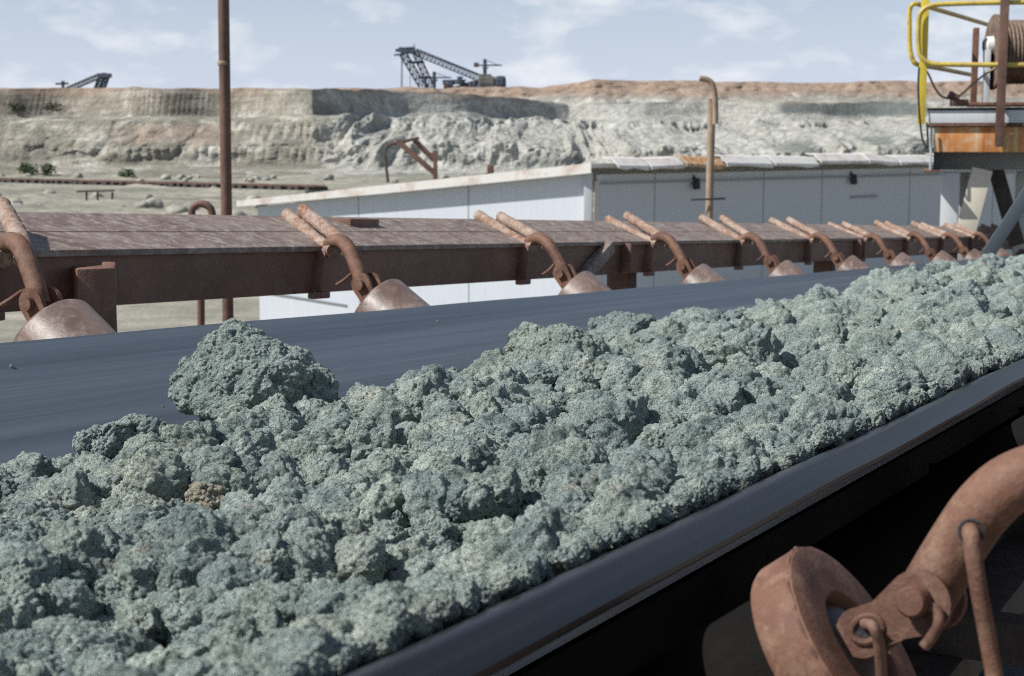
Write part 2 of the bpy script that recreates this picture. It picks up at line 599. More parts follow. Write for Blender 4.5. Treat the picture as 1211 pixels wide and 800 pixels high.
def mat_cliff():
    """clay and marl pit wall: 'brown' and 'dark' are masks of soil kind and of painted-in shade, in that order"""
    t = NT('pit_wall_clay')
    v = t.coords('World')
    vs = t.coords('World', (0.10, 0.10, 1.3))
    vv = t.coords('World', (0.9, 0.9, 0.06))
    n1 = t.noise(v, 0.055, 9, 0.62)
    n2 = t.noise(v, 0.42, 8, 0.68)
    n3 = t.noise(vs, 0.8, 6, 0.6, 0.6)
    n4 = t.noise(vv, 0.9, 5, 0.6)
    c = t.ramp(n1, [(0.34, (0.22, 0.212, 0.18)), (0.50, (0.335, 0.32, 0.275)), (0.66, (0.45, 0.43, 0.375))])
    n5 = t.noise(v, 0.16, 7, 0.62, 0.8)
    n6 = t.noise(v, 1.4, 5, 0.75)
    c = t.mix(t.ramp(n3, [(0.42, 0.6), (0.54, 0.0)]), c, (0.165, 0.155, 0.118))
    c = t.mix(t.ramp(n5, [(0.36, 0.75), (0.50, 0.0)]), c, (0.145, 0.142, 0.115))
    c = t.mix(t.ramp(n5, [(0.54, 0.0), (0.66, 0.75)]), c, (0.62, 0.60, 0.54))
    c = t.mix(t.ramp(n4, [(0.40, 0.5), (0.50, 0.0)]), c, (0.25, 0.215, 0.155))
    c = t.mix(t.ramp(n6, [(0.38, 0.55), (0.50, 0.0)]), c, (0.20, 0.195, 0.16))
    c = t.mix(t.ramp(n6, [(0.58, 0.0), (0.70, 0.5)]), c, (0.58, 0.57, 0.52))
    c = t.mix(t.math('MULTIPLY', t.attr('marl'), 0.75), c, t.mix(t.ramp(t.noise(v, 0.5, 8, 0.72, 0.6), [(0.36, 0.0), (0.62, 1.0)]), (0.22, 0.232, 0.215), (0.60, 0.60, 0.565)))
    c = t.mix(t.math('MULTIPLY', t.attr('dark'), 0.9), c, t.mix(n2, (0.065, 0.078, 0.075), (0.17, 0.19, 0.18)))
    br = t.ramp(n2, [(0.35, (0.225, 0.155, 0.115)), (0.55, (0.33, 0.24, 0.18)), (0.70, (0.43, 0.345, 0.275))])
    c = t.mix(t.math('MULTIPLY', t.attr('brown'), 0.9), c, br)
    nb = t.bump(n2, 0.9, 0.9)
    nb = t.bump(t.noise(v, 1.9, 6, 0.7), 0.7, 0.3, nb)
    return t.done(c, 0.95, nb, 0.0, 0.12)


M['ground'] = mat_ground()
M['cliff'] = mat_cliff()
M['rock'] = mat_rust('ground_rock', (0.34, 0.33, 0.28), (0.20, 0.20, 0.17), (0.46, 0.45, 0.40), 1.5, 0.6, 0.9)
M['leaf'] = mat_rust('leaf', (0.075, 0.115, 0.045), (0.04, 0.065, 0.03), (0.12, 0.16, 0.07), 2.0, 0.5, 0.8)
M['scrub'] = mat_rust('dry_scrub', (0.075, 0.08, 0.05), (0.045, 0.05, 0.035), (0.11, 0.11, 0.07), 2.0, 0.5, 0.9)
M['bark'] = mat_rust('bark', (0.12, 0.09, 0.06), (0.07, 0.05, 0.04), (0.2, 0.15, 0.1), 6.0, 0.4, 0.9)

# ------------------------------------------------------------------ ground: one sheet to the horizon
def grid_faces(nr, nc):
    i = np.arange((nr - 1) * (nc - 1))
    r, c = i // (nc - 1), i % (nc - 1)
    a = r * nc + c
    return np.stack([a, a + 1, a + nc + 1, a + nc], 1)


def ground():
    ys = np.concatenate([[-1500, -400, -120, -40], np.linspace(-20, 18, 12), np.geomspace(20, 300, 260), [420, 700, 1200, 2000]])
    xs = np.concatenate([[-2000, -900, -400, -200], np.linspace(-110, 110, 260), [200, 400, 900, 2000]])
    Y, X = np.meshgrid(ys, xs, indexing='ij')
    P = np.stack([X.ravel(), Y.ravel(), np.zeros(X.size)], 1)
    amp = smoothstep(30, 70, P[:, 1]) * (1 - smoothstep(330, 420, P[:, 1])) * (1 - smoothstep(110, 200, np.abs(P[:, 0])))
    near_shed = 1 - smoothstep(60, 95, P[:, 1])
    z = fbm(P * 0.045, 4, 3) * 0.6 + np.abs(fbm(P * 0.4, 4, 5)) * 0.8 * (1 - near_shed) + fbm(P * 0.5, 3, 8) * 0.10
    z = z * amp * (1 - 0.85 * near_shed)
    z += -0.25 * (1 - amp)
    P[:, 2] = z - 0.15
    o = npmesh('ground', P, grid_faces(len(ys), len(xs)), M['ground'])
    tag(o, 'sandy grey pit ground with vehicle tracks', 'ground', kind='structure')


ground()

# ------------------------------------------------------------------ pit walls
def terrain(name, az, prof, noisef, label, masks):
    """az: array of tan(azimuth); prof(az) -> list of (D, z) arrays along the wall from toe to plateau"""
    rows = prof(az)
    D = np.array([r[0] for r in rows])
    Z = np.array([r[1] for r in rows])
    A = np.broadcast_to(az, D.shape)
    X = A * D
    P = np.stack([X.ravel(), D.ravel(), Z.ravel()], 1)
    P, at_ = noisef(P, A.ravel(), np.repeat(np.linspace(0, 1, len(rows)), len(az)))
    o = npmesh(name, P, grid_faces(len(rows), len(az)), M['cliff'])
    for k, vals in masks(P, A.ravel()).items():
        a = o.data.attributes.new(k, 'FLOAT', 'POINT')
        a.data.foreach_set('value', vals.astype(np.float32))
    tag(o, label, 'cliff', kind='structure')
    return o


def zy(y, D):
    return H + (HY - y) / FPX * D


def interp_rows(knots, counts):
    """knots: list of (D array, z array)"""
    rows = []
    for i in range(len(knots) - 1):
        for k in range(counts[i]):
            t = k / counts[i]
            rows.append((knots[i][0] * (1 - t) + knots[i + 1][0] * t, knots[i][1] * (1 - t) + knots[i + 1][1] * t))
    rows.append(knots[-1])
    return rows


def px2a(px):
    return (px - CX) / FPX


def main_prof(az):
    px = az * FPX + CX
    rec = np.clip((px - 372) / 300.0, 0, 1)                    # from here the upper wall turns away to the right
    # upper bench
    Du = 262 + 62 * rec + 3 * np.sin(az * 60)
    y_top = np.interp(px, [-400, 0, 150, 370, 470, 560, 650, 690, 760, 2000], [108, 107, 106, 107, 108, 113, 121, 128, 122, 120])
    y_low = np.interp(px, [-400, 0, 330, 372, 560, 650, 690, 760, 2000], [140, 139, 138, 136, 133, 142, 141, 136, 140])
    Dl = Du - 3
    mid = smoothstep(330, 440, px)                            # rubble slope instead of the second bench
    D_mid = (254 - 2 * np.sin(az * 45)) * (1 - mid) + mid * (Dl - 5)
    y_mid = np.interp(px, [-400, 330, 440, 2000], [144, 144, 150, 150])
    D_b = 246 * (1 - mid) + mid * 252
    y_b = np.interp(px, [-400, 0, 330, 440, 2000], [176, 172, 170, 176, 180])
    D_c = 242 + 0 * az
    y_c = np.interp(px, [-400, 0, 330, 440, 2000], [196, 194, 196, 202, 205])
    D_t = 216 + 0 * az
    k = [(D_t, -1.0 + 0 * az), (D_c, zy(y_c, D_c)), (D_b, zy(y_b, D_b)), (D_mid, zy(y_mid, D_mid)), (Dl, zy(y_low, Dl)), (Du, zy(y_top, Du)), (Du + 130, zy(y_top, Du) + 1.0)]
    return interp_rows(k, [20, 42, 52, 14, 52, 8])


def main_noise(P, A, rowt):
    px = A * FPX + CX
    rub = smoothstep(350, 430, px)
    wall = smoothstep(0.07, 0.30, rowt) * (1 - smoothstep(0.90, 0.96, rowt))
    q = P * np.array([0.09, 0.05, 0.11])
    n_big = fbm(q, 5, 21, 0.55)
    chunk = bumps3(P * np.array([0.20, 0.12, 0.26]) + fbm(P * 0.2, 3, 5)[:, None] * 0.6, 40)
    chunk2 = bumps3(P * np.array([0.55, 0.4, 0.6]), 45)
    ridg = 1 - np.abs(fbm(P * np.array([0.06, 0.03, 0.05]), 4, 9))
    zrel = P[:, 2]
    upper = smoothstep(8.6, 9.6, zrel)
    # bucket grooves on the cut faces (left part)
    x1 = np.stack([P[:, 0], 0 * P[:, 0], P[:, 2] * 0.12], 1)
    gx = P[:, 0] + fbm(x1 * 0.2, 3, 77) * 1.0
    flut = np.abs(np.sin(gx * PI / 1.55)) ** 0.6
    fluts = np.abs(np.sin((P[:, 0] + fbm(x1 * 0.3, 2, 78) * 0.8) * PI / 0.9)) ** 0.6
    fz = smoothstep(0.8, 1.8, zrel) * (1 - upper)
    patch = np.clip(0.55 + 1.6 * fbm(P * np.array([0.06, 0.0, 0.14]) + 4, 3, 55), 0, 1.3)
    def band(z0, z1, a, b):
        zz = zrel + fbm(x1 * 0.25, 2, 71) * 0.5
        return smoothstep(z0, z0 + 1.6, zz) * (1 - smoothstep(z1 - 0.5, z1, zz)) * smoothstep(a, a + 12, px) * (1 - smoothstep(b - 20, b, px))
    fmask = (1 - upper) * np.maximum(band(1.3, 4.4, 150, 410), band(5.0, 8.4, 262, 392)) * (0.55 + 0.45 * patch)
    q2 = np.stack([P[:, 0], P[:, 2] * 1.25, 0 * P[:, 0]], 1)
    q2 = q2 + np.stack([fbm(q2 * 0.15, 3, 81), fbm(q2 * 0.15 + 7, 3, 82), 0 * P[:, 0]], 1) * 2.4
    def ridged(q, sd, oct=5):
        o_, a_, tot = 0, 1.0, 0
        for k in range(oct):
            o_ = o_ + a_ * (1 - np.abs(vnoise(q * 2.05 ** k + k * 9.1, sd + k)) * 2.0)
            tot += a_
            a_ *= 0.58
        return o_ / tot
    lumps = bumps3(q2 * 0.09 + 3, 48) * 4.0 + (ridged(q2 * 0.13, 40) + 0.2) * 4.6 + bumps3(q2 * 0.45, 45) * 1.3
    d_r = rub * (1 - upper) * (lumps + fbm(q2 * 0.05, 3, 9) * 3.5)
    n_big = n_big + 0.8 * ridged(q2 * 0.15 + 5, 60)
    d_l = n_big * 1.6 * (1 - 0.75 * upper) + (1 - rub) * (1 - upper) * (bumps3(q2 * 0.22, 41) * 2.2 * (1 - 0.6 * smoothstep(200, 260, px)) + bumps3(q2 * 0.6, 46) * 0.5) + fmask * flut * 0.95 + (1 - rub) * upper * fluts * 0.16 * np.clip(0.5 + 1.5 * fbm(x1 * 0.2, 2, 70), 0, 1.2)
    P = P.copy()
    P[:, 1] -= wall * (d_l + 0.8 * d_r)
    P[:, 2] += wall * d_r * 0.38 - wall * rub * (1 - upper) * 1.5
    P[:, 2] += (1 - smoothstep(0.02, 0.9, rowt)) * 0
    P[:, 2] += smoothstep(0.93, 0.96, rowt) * fbm(P * 0.22, 3, 90) * 0.5
    return P, None


def shade_patches(P, px):  # paints dark patches for wall parts turned away into shade
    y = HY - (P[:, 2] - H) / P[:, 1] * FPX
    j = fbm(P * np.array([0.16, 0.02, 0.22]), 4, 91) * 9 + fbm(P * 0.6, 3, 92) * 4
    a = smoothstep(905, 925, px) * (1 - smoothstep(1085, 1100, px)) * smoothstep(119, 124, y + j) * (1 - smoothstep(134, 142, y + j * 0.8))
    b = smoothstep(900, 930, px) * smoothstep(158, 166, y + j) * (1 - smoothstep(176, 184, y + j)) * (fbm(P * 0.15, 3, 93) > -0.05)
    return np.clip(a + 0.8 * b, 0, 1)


def main_masks(P, A):
    px = A * FPX + CX
    return {'marl': smoothstep(360, 420, px) * (0.75 + 0.25 * fbm(P * 0.08, 2, 4)),
            'brown': np.clip(smoothstep(12.9, 13.9, P[:, 2] + fbm(P * 0.1, 3, 6) * 1.5) * smoothstep(-100, 60, px) * 0.55 + (1 - smoothstep(300, 380, px)) * 0.25 * smoothstep(9.5, 11, P[:, 2])
                            + 0.5 * smoothstep(130, 170, px) * (1 - smoothstep(255, 300, px)) * smoothstep(4.6, 5.4, P[:, 2] + fbm(P * 0.2, 3, 16)) * (1 - smoothstep(7.5, 8.2, P[:, 2])), 0, 1),
            'dark': shade_patches(P, px)}


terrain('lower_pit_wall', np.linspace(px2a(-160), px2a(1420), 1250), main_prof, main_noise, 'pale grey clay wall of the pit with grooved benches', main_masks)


def top_prof(az):
    px = az * FPX + CX
    D = 345 + 0 * az
    y_top = np.interp(px, [-400, 0, 180, 300, 440, 480, 520, 560, 640, 690, 700, 760, 900, 2000],
                      [107, 107, 106, 107, 106, 104, 107, 105, 104, 98, 96, 97, 98, 98])
    y_bot = y_top + 34
    k = [(D - 16, zy(y_bot, D - 16)), (D - 6, zy(y_top + 14, D - 6)), (D, zy(y_top, D)), (D + 500, zy(y_top, D) + 12)]
    return interp_rows(k, [22, 20, 10])


def top_noise(P, A, rowt):
    wall = 1 - smoothstep(0.80, 0.9, rowt)
    P = P.copy()
    P[:, 1] -= wall * (fbm(P * np.array([0.12, 0.05, 0.10]), 4, 31) * 3.0 + bumps3(P * 0.35, 33) * 1.2)
    P[:, 2] += fbm(P * np.array([0.15, 0.05, 0.05]), 4, 35) * 0.55
    return P, None


def top_masks(P, A):
    px = A * FPX + CX
    z = (P[:, 2] - H) / P[:, 1] * FPX
    lo = np.interp(px, [-400, 600, 700, 850, 2000], [20, 42, 46, 44, 44])
    return {'marl': 0 * z + 0.35, 'brown': smoothstep(0, 10, z - lo + fbm(P * 0.1, 3, 6) * 9)}


terrain('upper_pit_wall', np.linspace(px2a(-260), px2a(1500), 620), top_prof, top_noise, 'brown overburden bank above the pale pit wall', top_masks)

# ------------------------------------------------------------------ conveyor: belt, beams
NEAR_EDGE, FAR_EDGE = -0.45, -2.05


def belt():
    prof = [(-2.052, -0.258), (-2.045, -0.254), (-1.95, -0.322), (-1.80, -0.425), (-1.66, -0.52), (-1.58, -0.560), (-1.45, -0.575), (-1.05, -0.575),
            (-0.92, -0.560), (-0.84, -0.520), (-0.70, -0.425), (-0.60, -0.352), (-0.53, -0.302), (-0.485, -0.274), (-0.462, -0.2625), (-0.449, -0.2585), (-0.442, -0.2595), (-0.421, -0.2745)]
    low = [(-0.4205, -0.279), (-0.426, -0.284), (-0.440, -0.283), (-0.465, -0.292), (-0.50, -0.315), (-0.545, -0.345), (-0.60, -0.388), (-0.70, -0.455), (-0.83, -0.548), (-0.92, -0.592), (-1.05, -0.603), (-1.45, -0.603),
           (-1.58, -0.590), (-1.67, -0.548), (-1.80, -0.455), (-1.95, -0.350), (-2.05, -0.278)]
    ring = prof + low
    def rsm(r):
        return r
    ring = rsm(ring)
    ss = np.concatenate([np.linspace(-1.5, 4, 180), np.linspace(4.05, 24, 200)])
    n = len(ring)
    T = np.array([p[0] for p in ring])
    N = np.array([p[1] for p in ring])
    S, Ti = np.meshgrid(ss, T, indexing='ij')
    Ni = np.broadcast_to(N, S.shape).copy()
    edge = smoothstep(0.28, 0.0, np.abs(Ti - (-0.43)))
    fedge = smoothstep(0.30, 0.0, np.abs(Ti + 2.05))
    wav = np.sin(S * 5.2) * 0.0012 + np.sin(S * 2.3 + 1) * 0.0015 + np.sin(S * 11.7 + 2) * 0.0006
    Ni += edge * wav + fedge * (np.sin(S * 5.2 + 0.6) * 0.0008)
    P = np.stack([Ti.ravel(), S.ravel(), Ni.ravel()], 1)
    m, k = len(ss), n
    i = np.arange((m - 1) * k)
    r, c = i // k, i % k
    c2 = (c + 1) % k
    F = np.stack([r * k + c, r * k + c2, (r + 1) * k + c2, (r + 1) * k + c], 1)
    o = npmesh('conveyor_belt', P, F, M['belt'], m=CONV)
    smooth_by_angle(o.data, 32)
    e = np.ones(len(ring))                                   # worn dusty inside; black rubber lip and outside, with their shade painted in
    e[:len(prof)] = smoothstep(-0.60, -0.47, np.array([p[0] for p in prof]))
    a = o.data.attributes.new('edge', 'FLOAT', 'POINT')
    a.data.foreach_set('value', np.tile(e, len(ss)).astype(np.float32))
    tag(o, 'wide black rubber conveyor belt troughed under the ore', 'conveyor belt')


belt()
conv = lambda s, t, n: CONV @ Vector((t, s, n))


def conv_at(s, t, n):
    return CONV @ Matrix.Translation((t, s, n))


# far stringer beam: front face, sloped top plate, legs
S0, S1 = -1.0, 24.0
def stringer():
    root = empty('conveyor_beam', 'long rusty steel box beam running behind the belt on posts', 'beam', m=conv_at(0, -2.45, -0.24))
    ox, oz = -2.45, -0.24
    bm = bmesh.new()
    poly = [(-2.45, -0.240), (-2.45, -0.1215), (-2.70, -0.0495), (-2.70, -0.240)]
    add_prism(bm, [Vector((x - ox, S0, z - oz)) for x, z in poly], (0, 1, 0), S1 - S0)
    obj('web', bm, M['beam'], root, smooth=False)
    bm = bmesh.new()       # two top plates with a gap seam between, a lip proud of the web
    def top(t):
        return -0.1185 + (-0.0465 + 0.1185) * (t + 2.45) / (-0.25)
    for a, b in ((-2.437, -2.563), (-2.569, -2.715)):
        poly = [(a, top(a)), (b, top(b)), (b, top(b) + 0.014), (a, top(a) + 0.014)]
        add_prism(bm, [Vector((x - ox, S0, z - oz)) for x, z in poly], (0, 1, 0), S1 - S0)
    obj('top_plate', bm, M['beam_top'], root, smooth=False)
    # stiffeners across the web
    for px in (735, 1010):
        a, b, c = conv_ray(px, 300)
        s = -2.45 / a * b
        bm = bmesh.new()
        add_box(bm, (-2.449 - ox, s - 0.010, -0.236 - oz), (-2.405 - ox, s + 0.010, -0.114 - oz), None, 0.003)
        obj('stiffener', bm, M['beam'], root)
    # posts: vertical in the world
    Rc = CONV.to_3x3().inverted()
    for s, w in ((cpos(110, 340, -2.40)[1], 0.085), (cpos(738, 320, -2.56)[1], 0.10), (9.2, 0.11), (13.0, 0.11), (17.0, 0.11)):
        t = -2.40 if s < 3 else -2.57
        bm = bmesh.new()
        top_n = -0.145 if t > -2.5 else -0.2405
        p = conv(s, t, top_n)
        q = Vector((p.x, p.y, -0.3))
        up = Matrix(((V.x, V.y, V.z),)).to_3x3() if False else None
        lp, lq = Vector((t - ox, s, top_n - oz)), (CONV.inverted() @ q) - Vector((ox, 0, oz))
        add_bar(bm, lp, lq, w, w, Vector((-2.4, 1.9, 0)) if t > -2.5 else Vector((0, 1, 0)), 0.006)
        if t > -2.5:
            add_bar(bm, lp + Vector((0.0, 0.05, 0.005)), lp + Vector((-0.03, 0.09, -0.06)), 0.03, 0.02, bevel=0.004)
        obj('post', bm, M['pole'] if t < -2.5 else M['beam'], root)
    bm = bmesh.new()
    sa, sb = cpos(402, 259, -2.66)[1], cpos(436, 262, -2.66)[1]
    add_box(bm, (-2.70 - ox, sa, top(-2.70) - oz - 0.02), (-2.62 - ox, sb, top(-2.68) + 0.020 - oz), None, 0.003)
    obj('cover_plate', bm, M['beam'], root)
    # gusset next to the second post
    a, b, c = conv_ray(705, 300)
    s = -2.44 / a * b
    bm = bmesh.new()
    add_bar(bm, (-2.425 - ox, s - 0.16, -0.245 - oz), (-2.425 - ox, s + 0.10, -0.125 - oz), 0.04, 0.05, bevel=0.004)
    obj('diagonal_brace', bm, M['beam_top'], root)
    return root


stringer()


# ------------------------------------------------------------------ far idler hangers
def make_far_idler():
    """origin at the beam's front top edge; local x across, y along, z up"""
    root = empty('idler_bracket', 'tmp', 'idler bracket', 'rusty idler brackets along the far beam', m=conv_at(0, -2.45, -0.10))
    o = Vector((-2.45, 0, -0.10))
    def L(t, s, n): return Vector((t, s, n)) - o
    def Lp(px, py, ds=0.0):                     # read off the second bracket of the row
        a, b, c = conv_ray(px, py)
        k = (3.515 + ds) / b
        return Vector((a * k, ds, c * k)) - o
    for dx, dl in ((-3, 0.0), (28, 0.0)):
        bm = bmesh.new()
        pts = [Lp(329 + dx, 253, 0.21), Lp(345 + dx, 266, 0.17), Lp(366 + dx, 283, 0.115), Lp(380 + dx * 0.9, 293.5, 0.075), Lp(392 + dx * 0.6, 300, 0.05)]
        pts = [p + Vector((0, 0, 0.008)) for p in pts]
        add_tube(bm, catmull(pts, 6), 0.0205, 12, wob=0.07)
        obj('clamp_bar', bm, M['clamp'], root)
    bm = bmesh.new()
    pts = [Lp(384, 299, 0.07), Lp(386, 289, 0.06), Lp(393, 284, 0.05), Lp(403, 286, 0.04), Lp(412, 296, 0.025), Lp(420, 312, 0.012), Lp(427, 329, 0.0), Lp(430, 340, 0.0)]
    add_tube(bm, catmull(pts, 6), 0.0205, 14, wob=0.02)
    obj('arm', bm, M['arm'], root)
    for sy in (-0.026, 0.026):
        bm = bmesh.new()
        e1, e2 = Lp(430, 336, 0.0) + Vector((0, sy, 0)), Lp(441, 357, 0.0) + Vector((0, sy, 0))
        d = (e2 - e1).normalized(); pr = Vector((-d.z, 0, d.x))
        poly = []
        for k in range(9):
            a = PI * k / 8
            poly.append(e1 + (pr * math.cos(a) - d * math.sin(a)) * 0.030)
        for k in range(9):
            a = PI * k / 8
            poly.append(e2 + (-pr * math.cos(a) + d * math.sin(a)) * 0.024)
        add_prism(bm, [p - Vector((0, 0.005, 0)) for p in poly], (0, 1, 0), 0.010)
        obj('clevis_plate', bm, M['arm'], root)
    bm = bmesh.new()
    for p in (Lp(430, 337, 0.0), Lp(440, 355, 0.0)):
        add_lathe(bm, [(0, -0.045), (0.015, -0.045), (0.015, -0.032), (0.009, -0.032), (0.009, 0.032), (0.015, 0.034), (0.015, 0.046), (0, 0.046)], p, (0, 1, 0), 12)
    obj('bolt', bm, M['arm'], root)
    bm = bmesh.new()
    add_tube(bm, catmull([Lp(414, 323, 0.0), Lp(411, 325, -0.02), Lp(404, 331, -0.04), Lp(395, 337, -0.05)], 4), 0.005, 8)
    obj('pin', bm, M['arm'], root)
    # hanging eye under the beam
    bm = bmesh.new()
    add_bar(bm, L(-2.436, 0.04, -0.115), L(-2.436, 0.02, -0.236), 0.02, 0.04, bevel=0.006)
    add_bar(bm, L(-2.43, -0.02, -0.245), L(-2.43, 0.06, -0.245), 0.025, 0.02, bevel=0.006)
    obj('clamp_plate', bm, M['beam'], root)
    # wing roller
    c = L(-2.237, 0, -0.269)
    ax = Vector((0.82, 0, -0.572)).normalized()
    bm = bmesh.new()
    add_lathe(bm, [(0.050, 0.012), (0.088, 0.0), (0.0955, 0.003), (0.1, 0.010), (0.1, 0.64), (0.09, 0.65), (0, 0.65)], c, ax, 48)
    rol = obj('roller', bm, M['roller'], root)
    bm = bmesh.new()
    add_lathe(bm, [(0.0, -0.015), (0.036, -0.014), (0.050, 0.004), (0.050, 0.02)], c, ax, 32)
    obj('hub', bm, M['hub'], rol)
    return root


FAR_N = 14
far0 = make_far_idler()
ordn = ['first', 'second', 'third', 'fourth', 'fifth', 'sixth', 'seventh', 'eighth', 'ninth', 'tenth', 'eleventh', 'twelfth', 'thirteenth', 'fourteenth']
far_lab = ['rusty idler cut by the left frame edge, beside the dark square post',
           'rusty idler with twin clamp bars in front of the shed corner, right of dark post',
           'rusty idler below the middle of the pale shed wall, third bracket from the left']
for k in range(FAR_N):
    o = far0 if k == 0 else copy_tree(far0)
    s = (2.31, 3.53, 4.80, 5.98, 7.15)[k] if k < 5 else 7.15 + 1.2 * (k - 4)
    o.matrix_world = conv_at(s, -2.45, -0.10)
    for ch in o.children:                        # wear and play differ from bracket to bracket
        if ch.name.split('.')[0] in ('arm', 'clamp_bar', 'pin'):
            ch.rotation_euler = (random.uniform(-.05, .05), random.uniform(-.05, .05), random.uniform(-.08, .08))
        if ch.name.startswith('roller'):
            ch.rotation_euler = (0, random.uniform(-.02, .02), random.uniform(-.05, .05))
    o['label'] = far_lab[k] if k < 3 else f'rusty idler bracket with roller on the far beam, {ordn[k]} from the left'

# ------------------------------------------------------------------ near idler hangers
def make_near_idler():
    s0 = 1.12
    root = empty('idler_hanger', 'rusty idler hanger with thick disc roller below the near belt edge, in the foreground', 'idler hanger', 'rusty idler hangers below the near belt edge', m=conv_at(s0, -0.16, -0.16))
    o = Vector((-0.16, 0, -0.16))
    def L(t, s, n): return Vector((t, s, n)) - o
    def at_px(px, py, ds=0.0):
        a, b, c = conv_ray(px, py)
        k = (s0 + ds) / b
        return Vector((a * k, ds, c * k)) - o
    ax = Vector((-0.80, 0.0, -0.60)).normalized()           # from the disc face down under the belt
    c = at_px(1019, 762, 0.0)
    bm = bmesh.new()
    add_lathe(bm, [(0.036, 0.026), (0.040, 0.012), (0.042, 0.002), (0.045, -0.001), (0.062, -0.001), (0.078, -0.001), (0.0835, 0.001), (0.0855, 0.005), (0.0855, 0.034), (0.083, 0.039), (0.060, 0.040)], c, ax, 96)
    rol = obj('roller', bm, M['disc'], root, ang=35)
    bm = bmesh.new()
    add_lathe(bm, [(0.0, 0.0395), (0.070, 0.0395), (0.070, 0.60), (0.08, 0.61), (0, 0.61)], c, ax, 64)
    obj('shell', bm, M['shell'], rol)  # roller body darkened to look shaded by the belt, unlike the disc
    bm = bmesh.new()
    add_lathe(bm, [(0, -0.014), (0.015, -0.014), (0.017, -0.006), (0.024, -0.002), (0.033, 0.004), (0.040, 0.012)], c, ax, 48)
    obj('hub', bm, M['hub'], rol)
    bm = bmesh.new()
    random.seed(4)
    pts = [c + ax * 0.004 + (frame_of(ax)[0] * math.cos(2 * PI * k / 90) + frame_of(ax)[1] * math.sin(2 * PI * k / 90)) * (0.0838 + random.uniform(-0.0012, 0.0012)) for k in range(91)]
    add_tube(bm, pts, [0.0016 + random.uniform(-0.0006, 0.0009) for _ in pts], 6)
    obj('weld_bead', bm, M['arm'], rol)
    # clevis
    e1, e2 = at_px(1090, 712, -0.02), at_px(1022, 747, -0.02)
    d = (e2 - e1).normalized()
    nrm = Vector((0.25, -1, 0.35)).normalized()
    nrm = (nrm - d * nrm.dot(d)).normalized()
    pr = d.cross(nrm)
    for k, off in enumerate((0.0, -0.036)):
        bm = bmesh.new()
        poly = []
        for i in range(15):
            a = PI * 1.10 * (i / 14) - 0.05 * PI
            poly.append(e1 + (pr * math.cos(a) - d * math.sin(a)) * 0.0235)
        poly.append(e1 + d * 0.030 - pr * 0.0155)
        for i in range(13):
            a = PI * i / 12
            poly.append(e2 + (-pr * math.cos(a) + d * math.sin(a)) * 0.0185)
        poly.append(e1 + d * 0.030 + pr * 0.0155)
        add_prism(bm, [p + nrm * off for p in poly], nrm, 0.009)
        bmesh.ops.bevel(bm, geom=[e for e in bm.edges if e.calc_face_angle(0) > 0.9], offset=0.0015, segments=2, affect='EDGES')
        obj('clevis_plate', bm, M['arm'], root)
    bm = bmesh.new()
    add_lathe(bm, [(0, 0.026), (0.0095, 0.0255), (0.0115, 0.022), (0.0115, 0.009), (0.0115, -0.05), (0, -0.05)], e1 + pr * 0.002, nrm, 24)
    obj('bolt', bm, M['arm'], root)
    # slot in the small lobe
    bm = bmesh.new()
    cc = e2 - d * 0.006
    add_tube(bm, [cc + (d * math.cos(2 * PI * k / 24) * 0.012 + pr * math.sin(2 * PI * k / 24) * 0.009) + nrm * 0.0095 for k in range(25)], 0.0028, 8)
    obj('slot_ring', bm, M['arm'], root)
    bm = bmesh.new()
    add_lathe(bm, [(0, 0.0096), (0.0095, 0.0096), (0.0095, 0.0)], cc, nrm, 24)
    obj('slot', bm, M['black'], root)
    bm = bmesh.new()
    add_tube(bm, catmull([at_px(1023, 738, -0.03), at_px(1033, 742, -0.045), at_px(1040, 765, -0.04), at_px(1043, 812, -0.03), at_px(1045, 850, -0.03)], 6), 0.0042, 10)
    obj('hook', bm, M['pole'], root)
    bm = bmesh.new()
    add_tube(bm, catmull([e1 + nrm * 0.015 + pr * 0.0, at_px(1107, 722, -0.035), at_px(1110, 738, -0.04), at_px(1103, 752, -0.04), at_px(1093, 765, -0.04)], 6), 0.0042, 10)
    obj('split_pin', bm, M['arm'], root)
    # bent pipe arm
    bm = bmesh.new()
    path = [at_px(1091, 714, 0.0), at_px(1107, 686, 0.0), at_px(1137, 637, 0.002), at_px(1162, 602, 0.004), at_px(1193, 574, 0.008), at_px(1235, 557, 0.012), at_px(1290, 548, 0.012), at_px(1380, 556, 0.012)]
    add_tube(bm, catmull(path, 8), 0.0215, 32)
    obj('arm', bm, M['arm'], root)
    bm = bmesh.new()
    add_lathe(bm, [(0.0072, 0), (0.009, 0), (0.0095, 0.0015), (0.008, 0.002)], at_px(1148, 629, -0.0245), Vector((0.2, -1, 0.25)), 20)
    obj('hole_rim', bm, M['black'], root)
    bm = bmesh.new()
    add_tube(bm, catmull([at_px(1143, 622, 0.0), at_px(1148, 631, -0.03), at_px(1151, 655, -0.036), at_px(1158, 700, -0.036), at_px(1168, 755, -0.03), at_px(1181, 830, -0.03), at_px(1190, 900, -0.03)], 6), 0.0062, 12)
    obj('rod', bm, M['arm'], root)
    return root


near0 = make_near_idler()
for k in (1, 2, 3):
    o = copy_tree(near0)
    o.matrix_world = conv_at(1.12 + 1.42 * k, -0.16, -0.16)
    o['label'] = ['', 'rusty idler hanger just entering at the right frame edge under the belt lip', 'rusty idler hanger further along under the near belt edge, outside the frame', 'rusty idler hanger farthest along under the near belt edge'][k]


